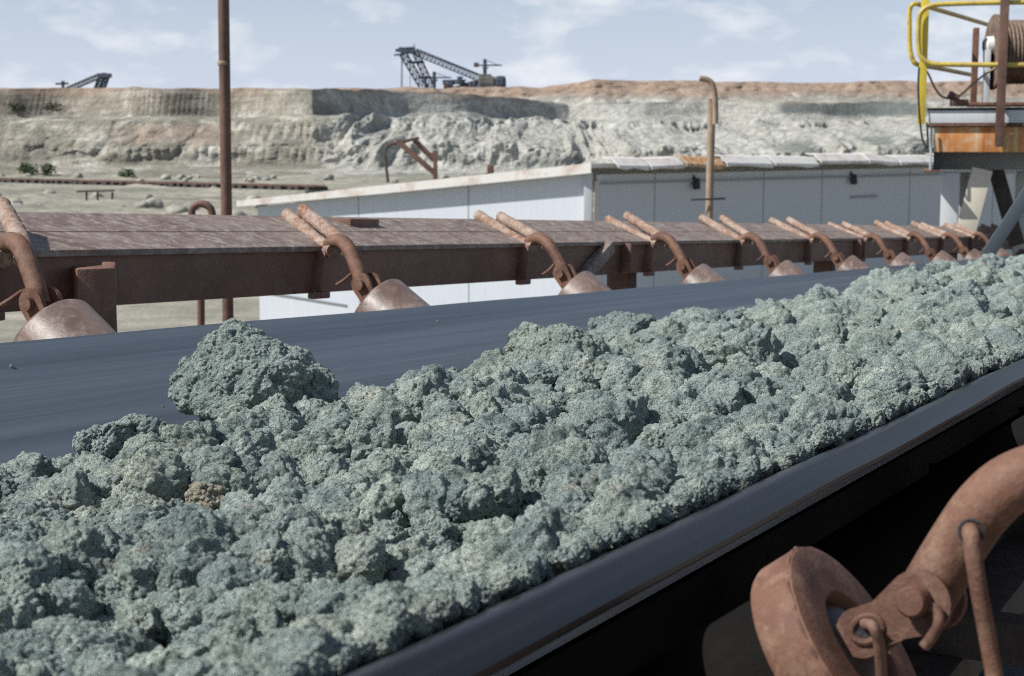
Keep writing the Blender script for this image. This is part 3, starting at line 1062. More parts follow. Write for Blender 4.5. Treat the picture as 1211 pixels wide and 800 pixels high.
# near stringer (just right of the frame) and lower frame under the belt
def near_frame():
    root = empty('conveyor_support', 'dark dirty steel frame under the near side of the belt, with an added shade plate', 'frame', m=conv_at(0, -0.05, -0.30))
    o = Vector((-0.05, 0, -0.30))
    bm = bmesh.new()
    add_box(bm, Vector((0.02, 0.2, -0.36)) - o, Vector((0.26, 24, -0.17)) - o, None, 0.006)
    obj('side_beam', bm, M['beam'], root)
    bm = bmesh.new()
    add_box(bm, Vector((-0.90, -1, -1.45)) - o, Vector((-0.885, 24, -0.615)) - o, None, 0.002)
    obj('shade_plate', bm, M['shell'], root)  # added black sheet standing in for the shade below the belt
    bm = bmesh.new()
    add_box(bm, Vector((-0.62, -1, -0.88)) - o, Vector((-0.50, 24, -0.80)) - o, None, 0.006)
    obj('lower_beam', bm, M['darksteel'], root)
    for s in (0.45, 1.62, 2.83, 4.03, 5.24, 6.45):
        bm = bmesh.new()
        add_box(bm, Vector((-0.88, s, -0.80)) - o, Vector((0.02, s + 0.08, -0.72)) - o, None, 0.005)
        obj('cross_bar', bm, M['darksteel'], root)
    for s in (0.5, 3.2, 6.0, 9.0, 13.0):
        p = Vector((0.12, s, -0.36))
        wq = CONV @ p
        q = CONV.inverted() @ Vector((wq.x, wq.y, -0.3))
        bm = bmesh.new()
        add_bar(bm, p - o, q - o, 0.12, 0.12, Vector((0, 1, 0)), 0.006)
        obj('post', bm, M['darksteel'], root)
    return root


near_frame()
bm = bmesh.new()          # return run of the belt, underneath
add_box(bm, (-1.95, -1.2, -1.02), (-0.42, 24, -1.00))
tag(obj('return_belt', bm, M['belt'], m=CONV, smooth=False), 'dark return run of the belt below the loaded belt', 'conveyor belt')

# ------------------------------------------------------------------ ore load
def load_profile(s, t):
    rise = 0.050 * smoothstep(2.9, 7.0, s) + 0.012 * smoothstep(7, 12, s)
    t = t - (0.06 + 0.09 * (1 - smoothstep(1.5, 2.9, s)) - 0.06 * smoothstep(4, 7, s)) * smoothstep(-1.0, -1.5, t)
    base = np.interp(t, [-2.0, -1.90, -1.80, -1.60, -1.35, -1.10, -0.85, -0.65, -0.52, -0.42],
                     [-0.54, -0.465, -0.428, -0.388, -0.356, -0.338, -0.326, -0.306, -0.292, -0.30])
    slump = 0.03 * (1 - smoothstep(1.0, 1.9, s)) * smoothstep(-0.9, -1.6, t)
    return base + rise * smoothstep(-2.0, -1.6, t) * (0.6 + 0.4 * smoothstep(-0.4, -0.7, t)) - slump


def belt_top(t):
    return np.interp(t, [-2.05, -1.66, -1.5, -1.0, -0.84, -0.60, -0.485, -0.40], [-0.256, -0.52, -0.575, -0.575, -0.52, -0.352, -0.274, -0.255])


def macro_h(s, t):
    P = np.stack([s, t, 0 * s], 1)
    wx = fbm(P * 9, 3, 3) * 0.022
    wy = fbm(P * 9 + 9, 3, 4) * 0.022
    X, Y = s + wx, t + wy
    h = load_profile(s, t)
    h = h + fbm(P * 2.3, 2, 14) * 0.022
    h = h + domes2(X, Y, 0.17, 100, 0.3, 0.72) * 0.17 * 0.25
    h = h + domes2(X, Y, 0.085, 200, 0.4, 0.85, 0.5) * 0.085 * 0.30
    h = h + domes2(X, Y, 0.043, 300, 0.45, 0.9, 0.4) * 0.043 * 0.25
    return h - 0.030


GRAIN = [(0.026, 0.30), (0.0115, 0.42), (0.0058, 0.72)]


def grains(P, nrm, sizes):
    """push the surface out along its normals by packed grains of the given sizes"""
    for k, (cell, amp) in enumerate(sizes):
        warp = np.stack([vnoise(P / cell * 0.6, 5 + k), vnoise(P / cell * 0.6 + 11, 6 + k), vnoise(P / cell * 0.6 + 23, 7 + k)], 1) * 0.18
        P = P + nrm * ((bumps3(P / cell + warp, 400 + 20 * k) - 0.35) * cell * amp)[:, None]
    return P


def ore_bed():
    ss = np.geomspace(0.42, 15.5, 1250)
    tt = np.linspace(-1.97, -0.45, 520)
    S, T = np.meshgrid(ss, tt, indexing='ij')
    s, t = S.ravel(), T.ravel()
    h = macro_h(s, t) - 0.013 * smoothstep(-0.54, -0.62, t)
    Hh = h.reshape(S.shape)
    P = np.stack([S, T, Hh], -1)
    du = np.gradient(P, axis=0)
    dv = np.gradient(P, axis=1)
    n = np.cross(du, dv)
    n /= np.linalg.norm(n, axis=-1, keepdims=True)
    n = np.where(n[..., 2:3] < 0, -n, n).reshape(-1, 3)
    P = grains(P.reshape(-1, 3), n, [(0.026, 0.6), (0.0115, 0.7)])
    wing = belt_top(P[:, 1])
    edge = smoothstep(-0.535, -0.50, P[:, 1])
    P[:, 2] = np.maximum(P[:, 2], wing - 0.006) * (1 - edge) + (wing - 0.006) * edge
    P[:, 1] = np.minimum(P[:, 1], -0.50)
    L = P[:, [1, 0, 2]]                  # local x across, y along
    F = grid_faces(len(ss), len(tt))[:, ::-1]
    return L, F


ICO = {}
def ico(level):
    if level not in ICO:
        bm = bmesh.new()
        bmesh.ops.create_icosphere(bm, subdivisions=level, radius=1.0)
        v = np.array([x.co[:] for x in bm.verts])
        f = np.array([[x.index for x in fc.verts] for fc in bm.faces])
        bm.free()
        ICO[level] = (v, f)
    return ICO[level]


def lump_shape(level, seed, size, rough=1.0):
    """unit-ish lump; size = its real radius in metres so that grain stays the same size"""
    v, f = ico(level)
    d = v.copy()
    q = v * 0.9 + seed * 7.7
    r = 1 + 0.27 * fbm(q, 3, seed) + 0.12 * fbm(q * 2.6, 3, seed + 3)
    P = d * r[:, None]
    # cut flats
    lr = np.random.default_rng(seed)
    for k in range(5):
        ax = lr.normal(size=3); ax /= np.linalg.norm(ax)
        c = lr.uniform(0.62, 0.9)
        e = np.maximum(P @ ax - c, 0)
        P = P - ax * (e * 0.75)[:, None]
    for k, (cell, amp) in enumerate([(0.42, 0.24)] + [(a / size, b) for a, b in GRAIN]):
        if cell > 0.6 or (level <= 3 and cell < 0.15): continue
        warp = np.stack([vnoise(P / cell * 0.6 + seed, 5 + k), vnoise(P / cell * 0.6 + 11, 6 + k), vnoise(P / cell * 0.6 + 23, 7 + k)], 1) * 0.18
        P = P + d * ((bumps3(P / cell + warp + seed * 3.3, 400 + 20 * k, 0.36, 0.66) - 0.25) * cell * amp * rough)[:, None]
    return P, f


def rot_rand(r):
    q = r.normal(size=4); q /= np.linalg.norm(q)
    w, x, y, z = q
    return np.array([[1 - 2 * (y * y + z * z), 2 * (x * y - z * w), 2 * (x * z + y * w)], [2 * (x * y + z * w), 1 - 2 * (x * x + z * z), 2 * (y * z - x * w)], [2 * (x * z - y * w), 2 * (y * z + x * w), 1 - 2 * (x * x + y * y)]])


# hero lumps, each seen as a thing of its own: (px, py of its centre, across t, half sizes in px (w, h), seed, label)
heroes = [
    (296, 450, -1.66, 108, 66, 3, 'largest grey-green ore lump, standing alone against the dark belt at left'),
    (662, 446, -1.40, 76, 70, 8, 'large dark-sided ore lump near the picture centre with a ridge falling to the right'),
    (634, 408, -1.66, 38, 30, 12, 'rounded ore lump peeking up behind the large central lump'),
    (733, 402, -1.66, 48, 34, 17, 'smooth pale flat-topped ore lump just right of the large central lump'),
    (330, 556, -1.32, 88, 48, 22, 'broad rounded ore lump in front of the largest lump'),
    (520, 482, -1.52, 56, 44, 27, 'knobbly ore lump between the largest lump and the central lump'),
    (828, 398, -1.66, 52, 34, 33, 'pale rounded ore lump at the belt side, right of the flat-topped one'),
    (150, 530, -1.50, 60, 40, 38, 'low crumbly ore lump left of the largest lump on the dark belt'),
    (6, 612, -1.40, 34, 50, 41, 'dark ore lump cut by the left frame edge'),
    (120, 735, -0.98, 44, 34, 46, 'ore lump low in the left corner of the load'),
    (330, 668, -1.05, 48, 36, 52, 'rounded ore lump in the lower left middle of the load'),
    (570, 668, -0.82, 36, 42, 57, 'upright ore lump close to the near belt lip, below the picture centre'),
    (615, 672, -0.76, 44, 44, 61, 'ore lump leaning on the upright one beside the near belt lip'),
    (395, 775, -0.72, 44, 34, 66, 'ore lump at the bottom edge beside the near belt lip'),
    (760, 530, -1.02, 44, 36, 71, 'grainy ore lump in the middle right of the load'),
    (1020, 440, -1.10, 46, 34, 76, 'dark-shadowed ore lump far right of the central lump'),
    (470, 590, -1.12, 50, 34, 86, 'wide crumbly ore lump below the picture centre left'),
]
heroes += [
    (262, 548, -1.10, 22, 17, 101, 'pale tan stone left of the broad lump in front of the largest lump'),
    (243, 590, -1.05, 28, 22, 104, 'grey-tan stone in the left part of the load'),
    (612, 566, -0.95, 26, 18, 107, 'flat tan stone below the large central lump'),
    (82, 668, -0.90, 34, 19, 110, 'long tan-streaked stone in the lower left of the load'),
    (1148, 372, -1.08, 18, 12, 113, 'bright white stone at the far right of the load'),
    (636, 508, -1.08, 11, 13, 116, 'small white stone in front of the large central lump'),
]
def proj(t, s, n):
    p = CONV @ Vector((t, s, n)) - Vector((0, 0, H))
    fw = p.y * math.cos(PITCH) - p.z * math.sin(PITCH)
    up = p.y * math.sin(PITCH) + p.z * math.cos(PITCH)
    return CX + FPX * p.x / fw, CY - FPX * up / fw, fw


def vert_normals(P, f):
    fn = np.cross(P[f[:, 1]] - P[f[:, 0]], P[f[:, 2]] - P[f[:, 0]])
    n = np.zeros_like(P)
    for k in range(3): np.add.at(n, f[:, k], fn)
    return n / np.maximum(np.linalg.norm(n, axis=1, keepdims=True), 1e-12)


def hero_body(level, seed):
    """bare clod without grain: uneven, with broken flats"""
    v, f = ico(level)
    q = v * 0.9 + seed * 7.7
    P = v * (1 + 0.30 * fbm(q, 3, seed) + 0.16 * fbm(q * 2.4, 4, seed + 3))[:, None]
    lr = np.random.default_rng(seed)
    for k in range(7):
        ax = lr.normal(size=3); ax /= np.linalg.norm(ax)
        e = np.maximum(P @ ax - lr.uniform(0.60, 0.88), 0)
        P = P - ax * (e * 0.8)[:, None]
    return P, f


hero_disc = []
for px, py, t, hw, hh, seed, lab in heroes:
    tt, ss_, nn = cpos(px, py, t)
    dep = proj(tt, ss_, nn)[2]
    rx, rz = hw / FPX * dep, hh / FPX * dep
    size = (rx + rz) / 2
    P, f = hero_body(6 if hw < 60 else 7, seed)
    P = P @ rot_rand(np.random.default_rng(seed)).T
    P /= np.abs(P).max(0)
    if seed == 8:                                    # the central lump: rounded crown, falls away to the right
        P[:, 2] = np.where(P[:, 2] > 0, P[:, 2] * np.interp(P[:, 0], [-1, -0.5, -0.1, 0.4, 0.8, 1], [0.7, 0.95, 1.02, 0.98, 0.8, 0.6]), P[:, 2])
    if hw > 100:                                     # the standing lump: a nub at left, a peak, a long fall to the right
        pf = np.interp(P[:, 0], [-1, -0.82, -0.62, -0.42, -0.25, 0.05, 0.35, 0.6, 0.85, 1.0], [0.28, 0.40, 0.50, 0.88, 1.02, 0.92, 0.88, 0.70, 0.42, 0.2])
        P[:, 2] = np.where(P[:, 2] > 0, P[:, 2] * pf / np.sqrt(np.maximum(1 - P[:, 0] ** 2, 0.20)), P[:, 2] * 0.8)
    # width axis follows the picture plane, height is up
    m = CONV @ Matrix.Translation((tt, ss_, nn))
    ang = -YAW * 0 
    Rz = np.array([[math.cos(YAW), -math.sin(YAW), 0], [math.sin(YAW), math.cos(YAW), 0], [0, 0, 1]])
    P = (P * np.array([rx, rx * 0.85, rz])) @ Rz.T * 0.97
    for cell, amp in [(0.048, 0.30)] + GRAIN if size > 0.035 else GRAIN:
        if cell < size: P = grains(P + seed, vert_normals(P, f), [(cell, amp)]) - seed
    o = npmesh('ore_lump', P, f, M['tan' if 'stone' in lab and 'tan' in lab else 'white' if 'white' in lab else 'ore'], m=m)
    tag(o, lab, 'ore lump', 'loose ore lumps on the belt')
    hero_disc.append((px, py, hw, hh))

# scattered lumps: the ones that show largest are objects of their own, the rest belong to the load
variants = []
NVAR = 16
for k in range(NVAR):
    P, f = lump_shape(5, 120 + 5 * k, 0.028 if k < 9 else 0.045)
    P /= np.sqrt((P ** 2).sum(1)).mean()
    variants.append(npmesh('ore_lump', P, f, M['ore']))
NL = 11000
ls = np.exp(rng.uniform(math.log(0.55), math.log(13.0), NL))
lt = rng.uniform(0, 1, NL)
t_far = -1.80 + 0.09 * (1 - smoothstep(1.5, 2.9, ls)) - 0.06 * smoothstep(4, 7, ls)
lt = t_far + (-0.515 - t_far) * lt
lr_ = np.clip(np.exp(rng.normal(math.log(0.0175), 0.66, NL)), 0.0055, 0.070) * np.clip(0.62 + 0.14 * ls, 0.6, 1.35)
lr_ = np.minimum(lr_, 0.016 + 0.0125 * ls)
lr_ *= 1 - 0.5 * smoothstep(0.08, 0.0, lt - t_far)
NM, NS, NE, NB = NL, 5200, 1500, 14              # lumps; crumbs between them; crumbs against the near lip; crumbs spilt on the bare belt
ls2 = np.exp(rng.uniform(math.log(0.55), math.log(9.0), NS))
tf2 = -1.84 + 0.09 * (1 - smoothstep(1.5, 2.9, ls2)) - 0.06 * smoothstep(4, 7, ls2)
ls3 = np.exp(rng.uniform(math.log(0.6), math.log(11.0), NE))
ls4 = np.exp(rng.uniform(math.log(1.2), math.log(6.0), NB))
ls = np.concatenate([ls, ls2, ls3, ls4])
lt = np.concatenate([lt, tf2 + (-0.50 - tf2) * rng.uniform(0, 1, NS), rng.uniform(-0.56, -0.482, NE), rng.uniform(-2.0, -1.86, NB)])
lr_ = np.concatenate([lr_, rng.uniform(0.0035, 0.0085, NS) * (0.7 + 0.25 * ls2), rng.uniform(0.006, 0.015, NE) * (0.75 + 0.12 * ls3), rng.uniform(0.002, 0.005, NB)])
NL = NM + NS + NE + NB
lh = np.maximum(macro_h(ls, lt), belt_top(lt) + np.where(np.arange(NL) >= NL - NB, 0.0, 0.004))
off_n = np.concatenate([rng.uniform(-0.20, 0.42, NM), rng.uniform(0.3, 1.8, NS), rng.uniform(0.4, 1.2, NE), np.full(NB, 0.1)])
def c_small(i): return i >= NM
cand = []
for i in range(NL):
    n = lh[i] + lr_[i] * off_n[i]
    if i >= NM and lt[i] < -0.6 and i < NL - NB: n -= 0.011
    if lt[i] > -0.80: n = max(n, belt_top(lt[i]) + 0.8 * lr_[i])
    x, y, d = proj(lt[i], ls[i], n)
    rp = lr_[i] / d * FPX
    hid = c_small(i) or any(((x - a) / (b2 * 1.0)) ** 2 + ((y - b) / (c2 * 1.0)) ** 2 < 1 and c2 > 12 for a, b, b2, c2 in hero_disc)
    inside = -10 < x < 1221 and 250 < y < 815
    cand.append((rp if inside and not hid else 0, i, n))
cand.sort(reverse=True)
NIND = 270
used_v = [False] * NVAR
pts, protv, pscl, pidx = [], [], [], []
bedL, bedF = ore_bed()
for rank, (rp, i, n) in enumerate(cand):
    r = np.random.default_rng(9000 + i)
    k = int(r.integers(9)) if lr_[i] < 0.034 else int(r.integers(9, NVAR))
    e = (r.uniform(0, 6.28), r.uniform(0, 6.28), r.uniform(0, 6.28))
    sc3 = lr_[i] * np.array([r.uniform(0.85, 1.25), r.uniform(0.85, 1.25), r.uniform(0.75, 1.05)])
    if rank < NIND:
        o = variants[k] if not used_v[k] else variants[k].copy()
        if used_v[k]: C.objects.link(o)
        used_v[k] = True
        o.matrix_world = CONV @ Matrix.Translation((lt[i], ls[i], n)) @ Matrix.Rotation(e[2], 4, 'Z') @ Matrix.Rotation(e[1], 4, 'Y') @ Matrix.Rotation(e[0], 4, 'X') @ Matrix.Diagonal((*sc3, 1))
        tag(o, 'crumbly grey-green ore lump among many like it in the load', 'ore lump', 'small loose ore lumps')
    else:
        pts.append((lt[i], ls[i], n)); protv.append(e); pscl.append(sc3); pidx.append(k)
nb, npt = len(bedL), len(pts)
o = npmesh('ore_load', np.concatenate([bedL, np.array(pts)]), bedF, M['ore'], m=CONV)
me = o.data
def pattr(name, typ, key, vals, width):
    a_ = me.attributes.new(name, typ, 'POINT')
    full = np.zeros((nb + npt, width), dtype=np.float32)
    full[nb:] = np.array(vals, dtype=np.float32).reshape(npt, width)
    a_.data.foreach_set(key, full.ravel())
pattr('lump', 'FLOAT', 'value', np.ones(npt), 1)
pattr('turn', 'FLOAT_VECTOR', 'vector', protv, 3)
pattr('size', 'FLOAT_VECTOR', 'vector', pscl, 3)
pattr('kind_of_lump', 'FLOAT', 'value', pidx, 1)
tag(o, 'bed of crumbled grey-green ore filling the belt', 'ore', kind='stuff')
g = bpy.data.node_groups.new('crumb_scatter', 'GeometryNodeTree')
g.interface.new_socket('Geometry', in_out='INPUT', socket_type='NodeSocketGeometry')
g.interface.new_socket('Geometry', in_out='OUTPUT', socket_type='NodeSocketGeometry')
gi, go = g.nodes.new('NodeGroupInput'), g.nodes.new('NodeGroupOutput')
def named(name, typ):
    nd = g.nodes.new('GeometryNodeInputNamedAttribute')
    nd.data_type = typ
    nd.inputs['Name'].default_value = name
    return nd.outputs['Attribute']
sep = g.nodes.new('GeometryNodeSeparateGeometry')
sep.domain = 'POINT'
g.links.new(gi.outputs[0], sep.inputs['Geometry'])
g.links.new(named('lump', 'FLOAT'), sep.inputs['Selection'])
jn = g.nodes.new('GeometryNodeJoinGeometry')
for v_ in variants[::-1]:
    oi = g.nodes.new('GeometryNodeObjectInfo')
    oi.transform_space = 'ORIGINAL'
    oi.inputs['Object'].default_value = v_
    oi.inputs['As Instance'].default_value = True
    g.links.new(oi.outputs['Geometry'], jn.inputs[0])
iop = g.nodes.new('GeometryNodeInstanceOnPoints')
g.links.new(sep.outputs['Selection'], iop.inputs['Points'])
g.links.new(jn.outputs[0], iop.inputs['Instance'])
iop.inputs['Pick Instance'].default_value = True
g.links.new(named('kind_of_lump', 'FLOAT'), iop.inputs['Instance Index'])
e2r = g.nodes.new('FunctionNodeEulerToRotation')
g.links.new(named('turn', 'FLOAT_VECTOR'), e2r.inputs[0])
g.links.new(e2r.outputs[0], iop.inputs['Rotation'])
g.links.new(named('size', 'FLOAT_VECTOR'), iop.inputs['Scale'])
j2 = g.nodes.new('GeometryNodeJoinGeometry')
g.links.new(sep.outputs['Inverted'], j2.inputs[0])
g.links.new(iop.outputs[0], j2.inputs[0])
g.links.new(j2.outputs[0], go.inputs[0])
md = o.modifiers.new('crumbs', 'NODES')
md.node_group = g

# ------------------------------------------------------------------ poles behind the conveyor
def pole_things():
    # tall dark pipe
    D = 8.5
    p = at(270, 400, D)
    root = empty('tall_pole', 'tall dark rusty pipe pole rising past the top of the frame at left', 'pole', loc=(p.x, p.y, -0.3))
    base = Vector((p.x, p.y, -0.3))
    q = at(263.5, -60, D)
    bm = bmesh.new()
    r = 6.6 / FPX * D
    add_tube(bm, [Vector((0, 0, 0)), p - base, q - base], r, 20)
    obj('pipe', bm, M['pole'], root)
    j = at(264.5, 75, D)
    bm = bmesh.new()
    add_lathe(bm, [(r + 0.0005, -0.012), (r + 0.003, -0.006), (r + 0.003, 0.006), (r + 0.0005, 0.012)], j - base, (0, 0, 1), 20)
    obj('weld_ring', bm, M['palepole'], root)
    # hooked thin pipe left of it
    D = 7.6
    p = at(238, 420, D)
    base = Vector((p.x, p.y, -0.3))
    bm = bmesh.new()
    pts = [(238, 420), (237, 330), (231, 275), (227, 256), (228, 247), (234, 242), (242, 242), (249, 247), (252, 258)]
    path = catmull([at(a, b, D) - base for a, b in pts], 6)
    add_tube(bm, [Vector((0, 0, 0))] + path, 4.4 / FPX * D, 14)
    tag(obj('hooked_pipe', bm, M['pole'], m=Matrix.Translation(base)), 'thin rusty pipe with hooked top beside the tall pole', 'pipe')
    # pale pole with bent top
    D = 15.0
    p = at(838.5, 300, D)
    base = Vector((p.x, p.y, -0.3))
    root = empty('bent_pole', 'pale rusty pole with bent top in front of the grey shed side', 'pole', loc=base)
    bm = bmesh.new()
    add_tube(bm, [Vector((0, 0, 0)), p - base, at(838.5, 262, D) - base, at(842, 117, D) - base], 4.6 / FPX * D, 16)
    obj('pipe', bm, M['palepole'], root)
    bm = bmesh.new()
    pts = [(846, 147), (846, 125), (844.5, 107), (841, 98), (835, 94), (827, 93)]
    add_tube(bm, catmull([at(a, b, D - 0.07) - base for a, b in pts], 6), [3.4 / FPX * D] * 30 + [2.6 / FPX * D], 14)
    obj('bent_top', bm, M['palepole'], root)
    bm = bmesh.new()
    add_bar(bm, at(817, 236.5, D - 0.06) - base, at(858, 235, D - 0.06) - base, 0.012, 0.02, bevel=0.003)
    obj('cross_bar', bm, M['darksteel'], root)


pole_things()

# ------------------------------------------------------------------ shed
def shed():
    A = Vector((-8.02, 48.0, 0)); B = Vector((2.26, 43.4, 0))
    d1 = (B - A).normalized()
    n1 = Vector((d1.y, -d1.x, 0))          # outwards, to camera
    if n1.y > 0: n1 = -n1
    d2 = Vector((0.75, 0.66, 0)).normalized()
    n2 = Vector((d2.y, -d2.x, 0))
    L1, L2 = (B - A).length, 27.0
    root = empty('shed', 'long low pale panel shed with white sagging roof edge behind the conveyor', 'shed', loc=B)
    o = B
    zA, zB = 3.42, 4.62
    zt = lambda t: zA + (zB - zA) * t
    # lit front wall: panels with open joints
    joints = [0.0, 0.325, 0.655, 0.985]
    for i in range(3):
        t0, t1 = joints[i], joints[i + 1]
        bm = bmesh.new()
        g = 0.015
        p0, p1 = A + d1 * (t0 * L1 + g), A + d1 * (t1 * L1 - g)
        poly = [p0 + Vector((0, 0, -0.2)), p1 + Vector((0, 0, -0.2)), p1 + Vector((0, 0, zt(t1) - 0.02)), p0 + Vector((0, 0, zt(t0) - 0.02))]
        add_prism(bm, [p - o for p in poly], -n1, 0.06)
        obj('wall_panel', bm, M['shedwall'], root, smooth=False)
    bm = bmesh.new()          # dark sheeting behind the joints
    poly = [A + Vector((0, 0, -0.2)), B + Vector((0, 0, -0.2)), B + Vector((0, 0, zB - 0.03)), A + Vector((0, 0, zA - 0.03))]
    add_prism(bm, [p - o - n1 * 0.07 for p in poly], -n1, 0.05)
    obj('inner_wall', bm, M['girder'], root, smooth=False)
    # dark cut line low on the first panel
    bm = bmesh.new()
    add_bar(bm, A + d1 * 0.1 + n1 * 0.02 + Vector((0, 0, 0.72)) - o, A + d1 * 3.2 + n1 * 0.02 + Vector((0, 0, 0.42)) - o, 0.03, 0.05)
    obj('trim_strip', bm, M['girder'], root)
    # corner post
    bm = bmesh.new()
    add_box(bm, B + Vector((-0.22, -0.08, -0.2)) - o, B + Vector((0.02, 0.12, zB - 0.05)) - o, None, 0.01)
    obj('corner_post', bm, M['fasciagrey'], root)
    bm = bmesh.new()
    add_box(bm, B + Vector((0.10, 0.05, -0.2)) - o, B + Vector((0.19, 0.15, zB - 0.3)) - o, None, 0.01)
    obj('downpipe', bm, M['cream'], root)
    # shaded side wall
    js = [0.2, 2.6, 5.0, 7.6, 8.5, 10.6, 13.2, 15.6, 18.0, 21.0, 24.0, 27.0]
    for i in range(len(js) - 1):
        p0, p1 = B + d2 * (js[i] + 0.012), B + d2 * (js[i + 1] - 0.012)
        bm = bmesh.new()
        off = 0.02 * (i % 2)
        poly = [p0 + Vector((0, 0, -0.2)), p1 + Vector((0, 0, -0.2)), p1 + Vector((0, 0, zB - 0.12)), p0 + Vector((0, 0, zB - 0.12))]
        add_prism(bm, [p - o + n2 * off for p in poly], -n2, 0.06)
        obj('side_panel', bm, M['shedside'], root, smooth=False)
    bm = bmesh.new()
    add_bar(bm, B + d2 * 0.3 + n2 * 0.08 + Vector((0, 0, zB - 0.36)) - o, B + d2 * 26.8 + n2 * 0.08 + Vector((0, 0, zB - 0.36)) - o, 0.03, 0.05)
    obj('rail_strip', bm, M['girder'], root)
    # roof: slab with high edge along the side wall
    back = Vector((-n2.x, -n2.y, 0))
    ov1, ov2 = n1 * 0.26, n2 * 0.42
    A0 = A - d1 * 0.55
    zA0 = zA + 0.02 - (zB - zA) * 0.55 / L1
    E = B + d2 * L2
    F = A0 + d2 * L2
    bm = bmesh.new()
    top = [A0 + ov1 + Vector((0, 0, zA0 + 0.20)), B + ov1 + ov2 * 0.3 + Vector((0, 0, zB + 0.20)), E + ov2 + Vector((0, 0, zB + 0.20)), F + Vector((0, 0, zA0 + 0.2))]
    a = [bm.verts.new(p - o) for p in top]
    b = [bm.verts.new(p - o - Vector((0, 0, 0.10))) for p in top]
    bm.faces.new(a); bm.faces.new(b[::-1])
    for i in range(4): bm.faces.new((a[i], a[(i + 1) % 4], b[(i + 1) % 4], b[i]))
    obj('roof', bm, M['roof'], root, smooth=False)
    # cream fascia along the lit eave, a little broken
    f0, f1 = top[0] - Vector((0, 0, 0.2)), top[1] - Vector((0, 0, 0.2))
    bm = bmesh.new()
    poly = [f0 + Vector((0, 0, 0.02)), f0.lerp(f1, 0.45) + Vector((0, 0, -0.04)), f1 + Vector((0, 0, -0.06)), f1 + Vector((0, 0, 0.22)), f0.lerp(f1, 0.3) + Vector((0, 0, 0.21)), f0 + Vector((0, 0, 0.205))]
    add_prism(bm, [p - o + n1 * 0.004 for p in poly], n1, 0.04)
    obj('fascia', bm, M['roof'], root, smooth=False)
    # bent sheet ends along the shaded eave
    xs = [0.35, 1.7, 3.2, 5.0, 7.3, 9.6, 12.2, 14.0, 16.4, 18.6, 20.4, 22.5, 25.0, 27.2]
    random.seed(9)
    for i in range(len(xs) - 1):
        p0 = B + d2 * (xs[i] + 0.05) + ov2
        p1 = B + d2 * (xs[i + 1] - 0.05) + ov2
        l0, l1 = random.uniform(0.0, 0.10), random.uniform(-0.02, 0.08)
        sag = [random.uniform(0.0, 0.07) for _ in range(5)]
        bm = bmesh.new()
        cols = []
        for k in range(5):
            q = p0.lerp(p1, k / 4)
            ztop = zB + 0.215 + l0 * (1 - k / 4) + l1 * k / 4
            row = [q - n2 * 0.40 + Vector((0, 0, ztop + 0.13)), q - n2 * 0.02 + Vector((0, 0, ztop + 0.10)), q + n2 * 0.24 + Vector((0, 0, ztop - 0.11)), q + n2 * 0.26 + Vector((0, 0, ztop - 0.16 - sag[k]))]
            cols.append([bm.verts.new(r_ - o) for r_ in row] + [bm.verts.new(r_ - o - n2 * 0.02 - Vector((0, 0, 0.02))) for r_ in row[::-1]])
        for k in range(4):
            for j in range(8):
                bm.faces.new((cols[k][j], cols[k + 1][j], cols[k + 1][(j + 1) % 8], cols[k][(j + 1) % 8]))
        bm.faces.new(cols[0]); bm.faces.new(cols[-1][::-1])
        sh = obj('roof_sheet', bm, M['roof'] if i != 2 else M['fascia'], root, smooth=False)
    # floodlights under the shaded eave
    for px, lab in ((818, 'dark floodlight under the shed eave behind the pale pole'), (1003, 'dark floodlight under the shed eave towards the yellow platform')):
        dx, dd = px2a(px), 0
        L = (dx * B.y - B.x) / (d2.x - dx * d2.y)
        p = B + d2 * L + n2 * 0.15 + Vector((0, 0, zB - 0.45))
        r2 = empty('floodlight', lab, 'floodlight', 'floodlights under the shed eave', loc=p)
        bm = bmesh.new()
        mm = Matrix.Rotation(R(-35), 4, 'X')
        add_box(bm, (-0.11, -0.07, -0.17), (0.11, 0.07, 0.17), mm, 0.03)
        obj('housing', bm, M['lamp'], r2)
        bm = bmesh.new()
        add_bar(bm, (0, 0.02, 0.1), tuple(-n2 * 0.15 + Vector((0.0, 0, 0.25))), 0.06, 0.06)
        obj('mount', bm, M['lamp'], r2)
    # wall bracket
    L = (px2a(1010) * B.y - B.x) / (d2.x - px2a(1010) * d2.y)
    bm = bmesh.new()
    p = B + d2 * L + n2 * 0.06 + Vector((0, 0, zB - 1.05))
    add_bar(bm, p - o - d2 * 0.3, p - o + d2 * 1.2, 0.05, 0.05)
    obj('wall_bracket', bm, M['girder'], root)
    return A, B, d1, n1, d2, n2, zt, L1


A, B, d1, n1, d2, n2, zt, L1 = shed()


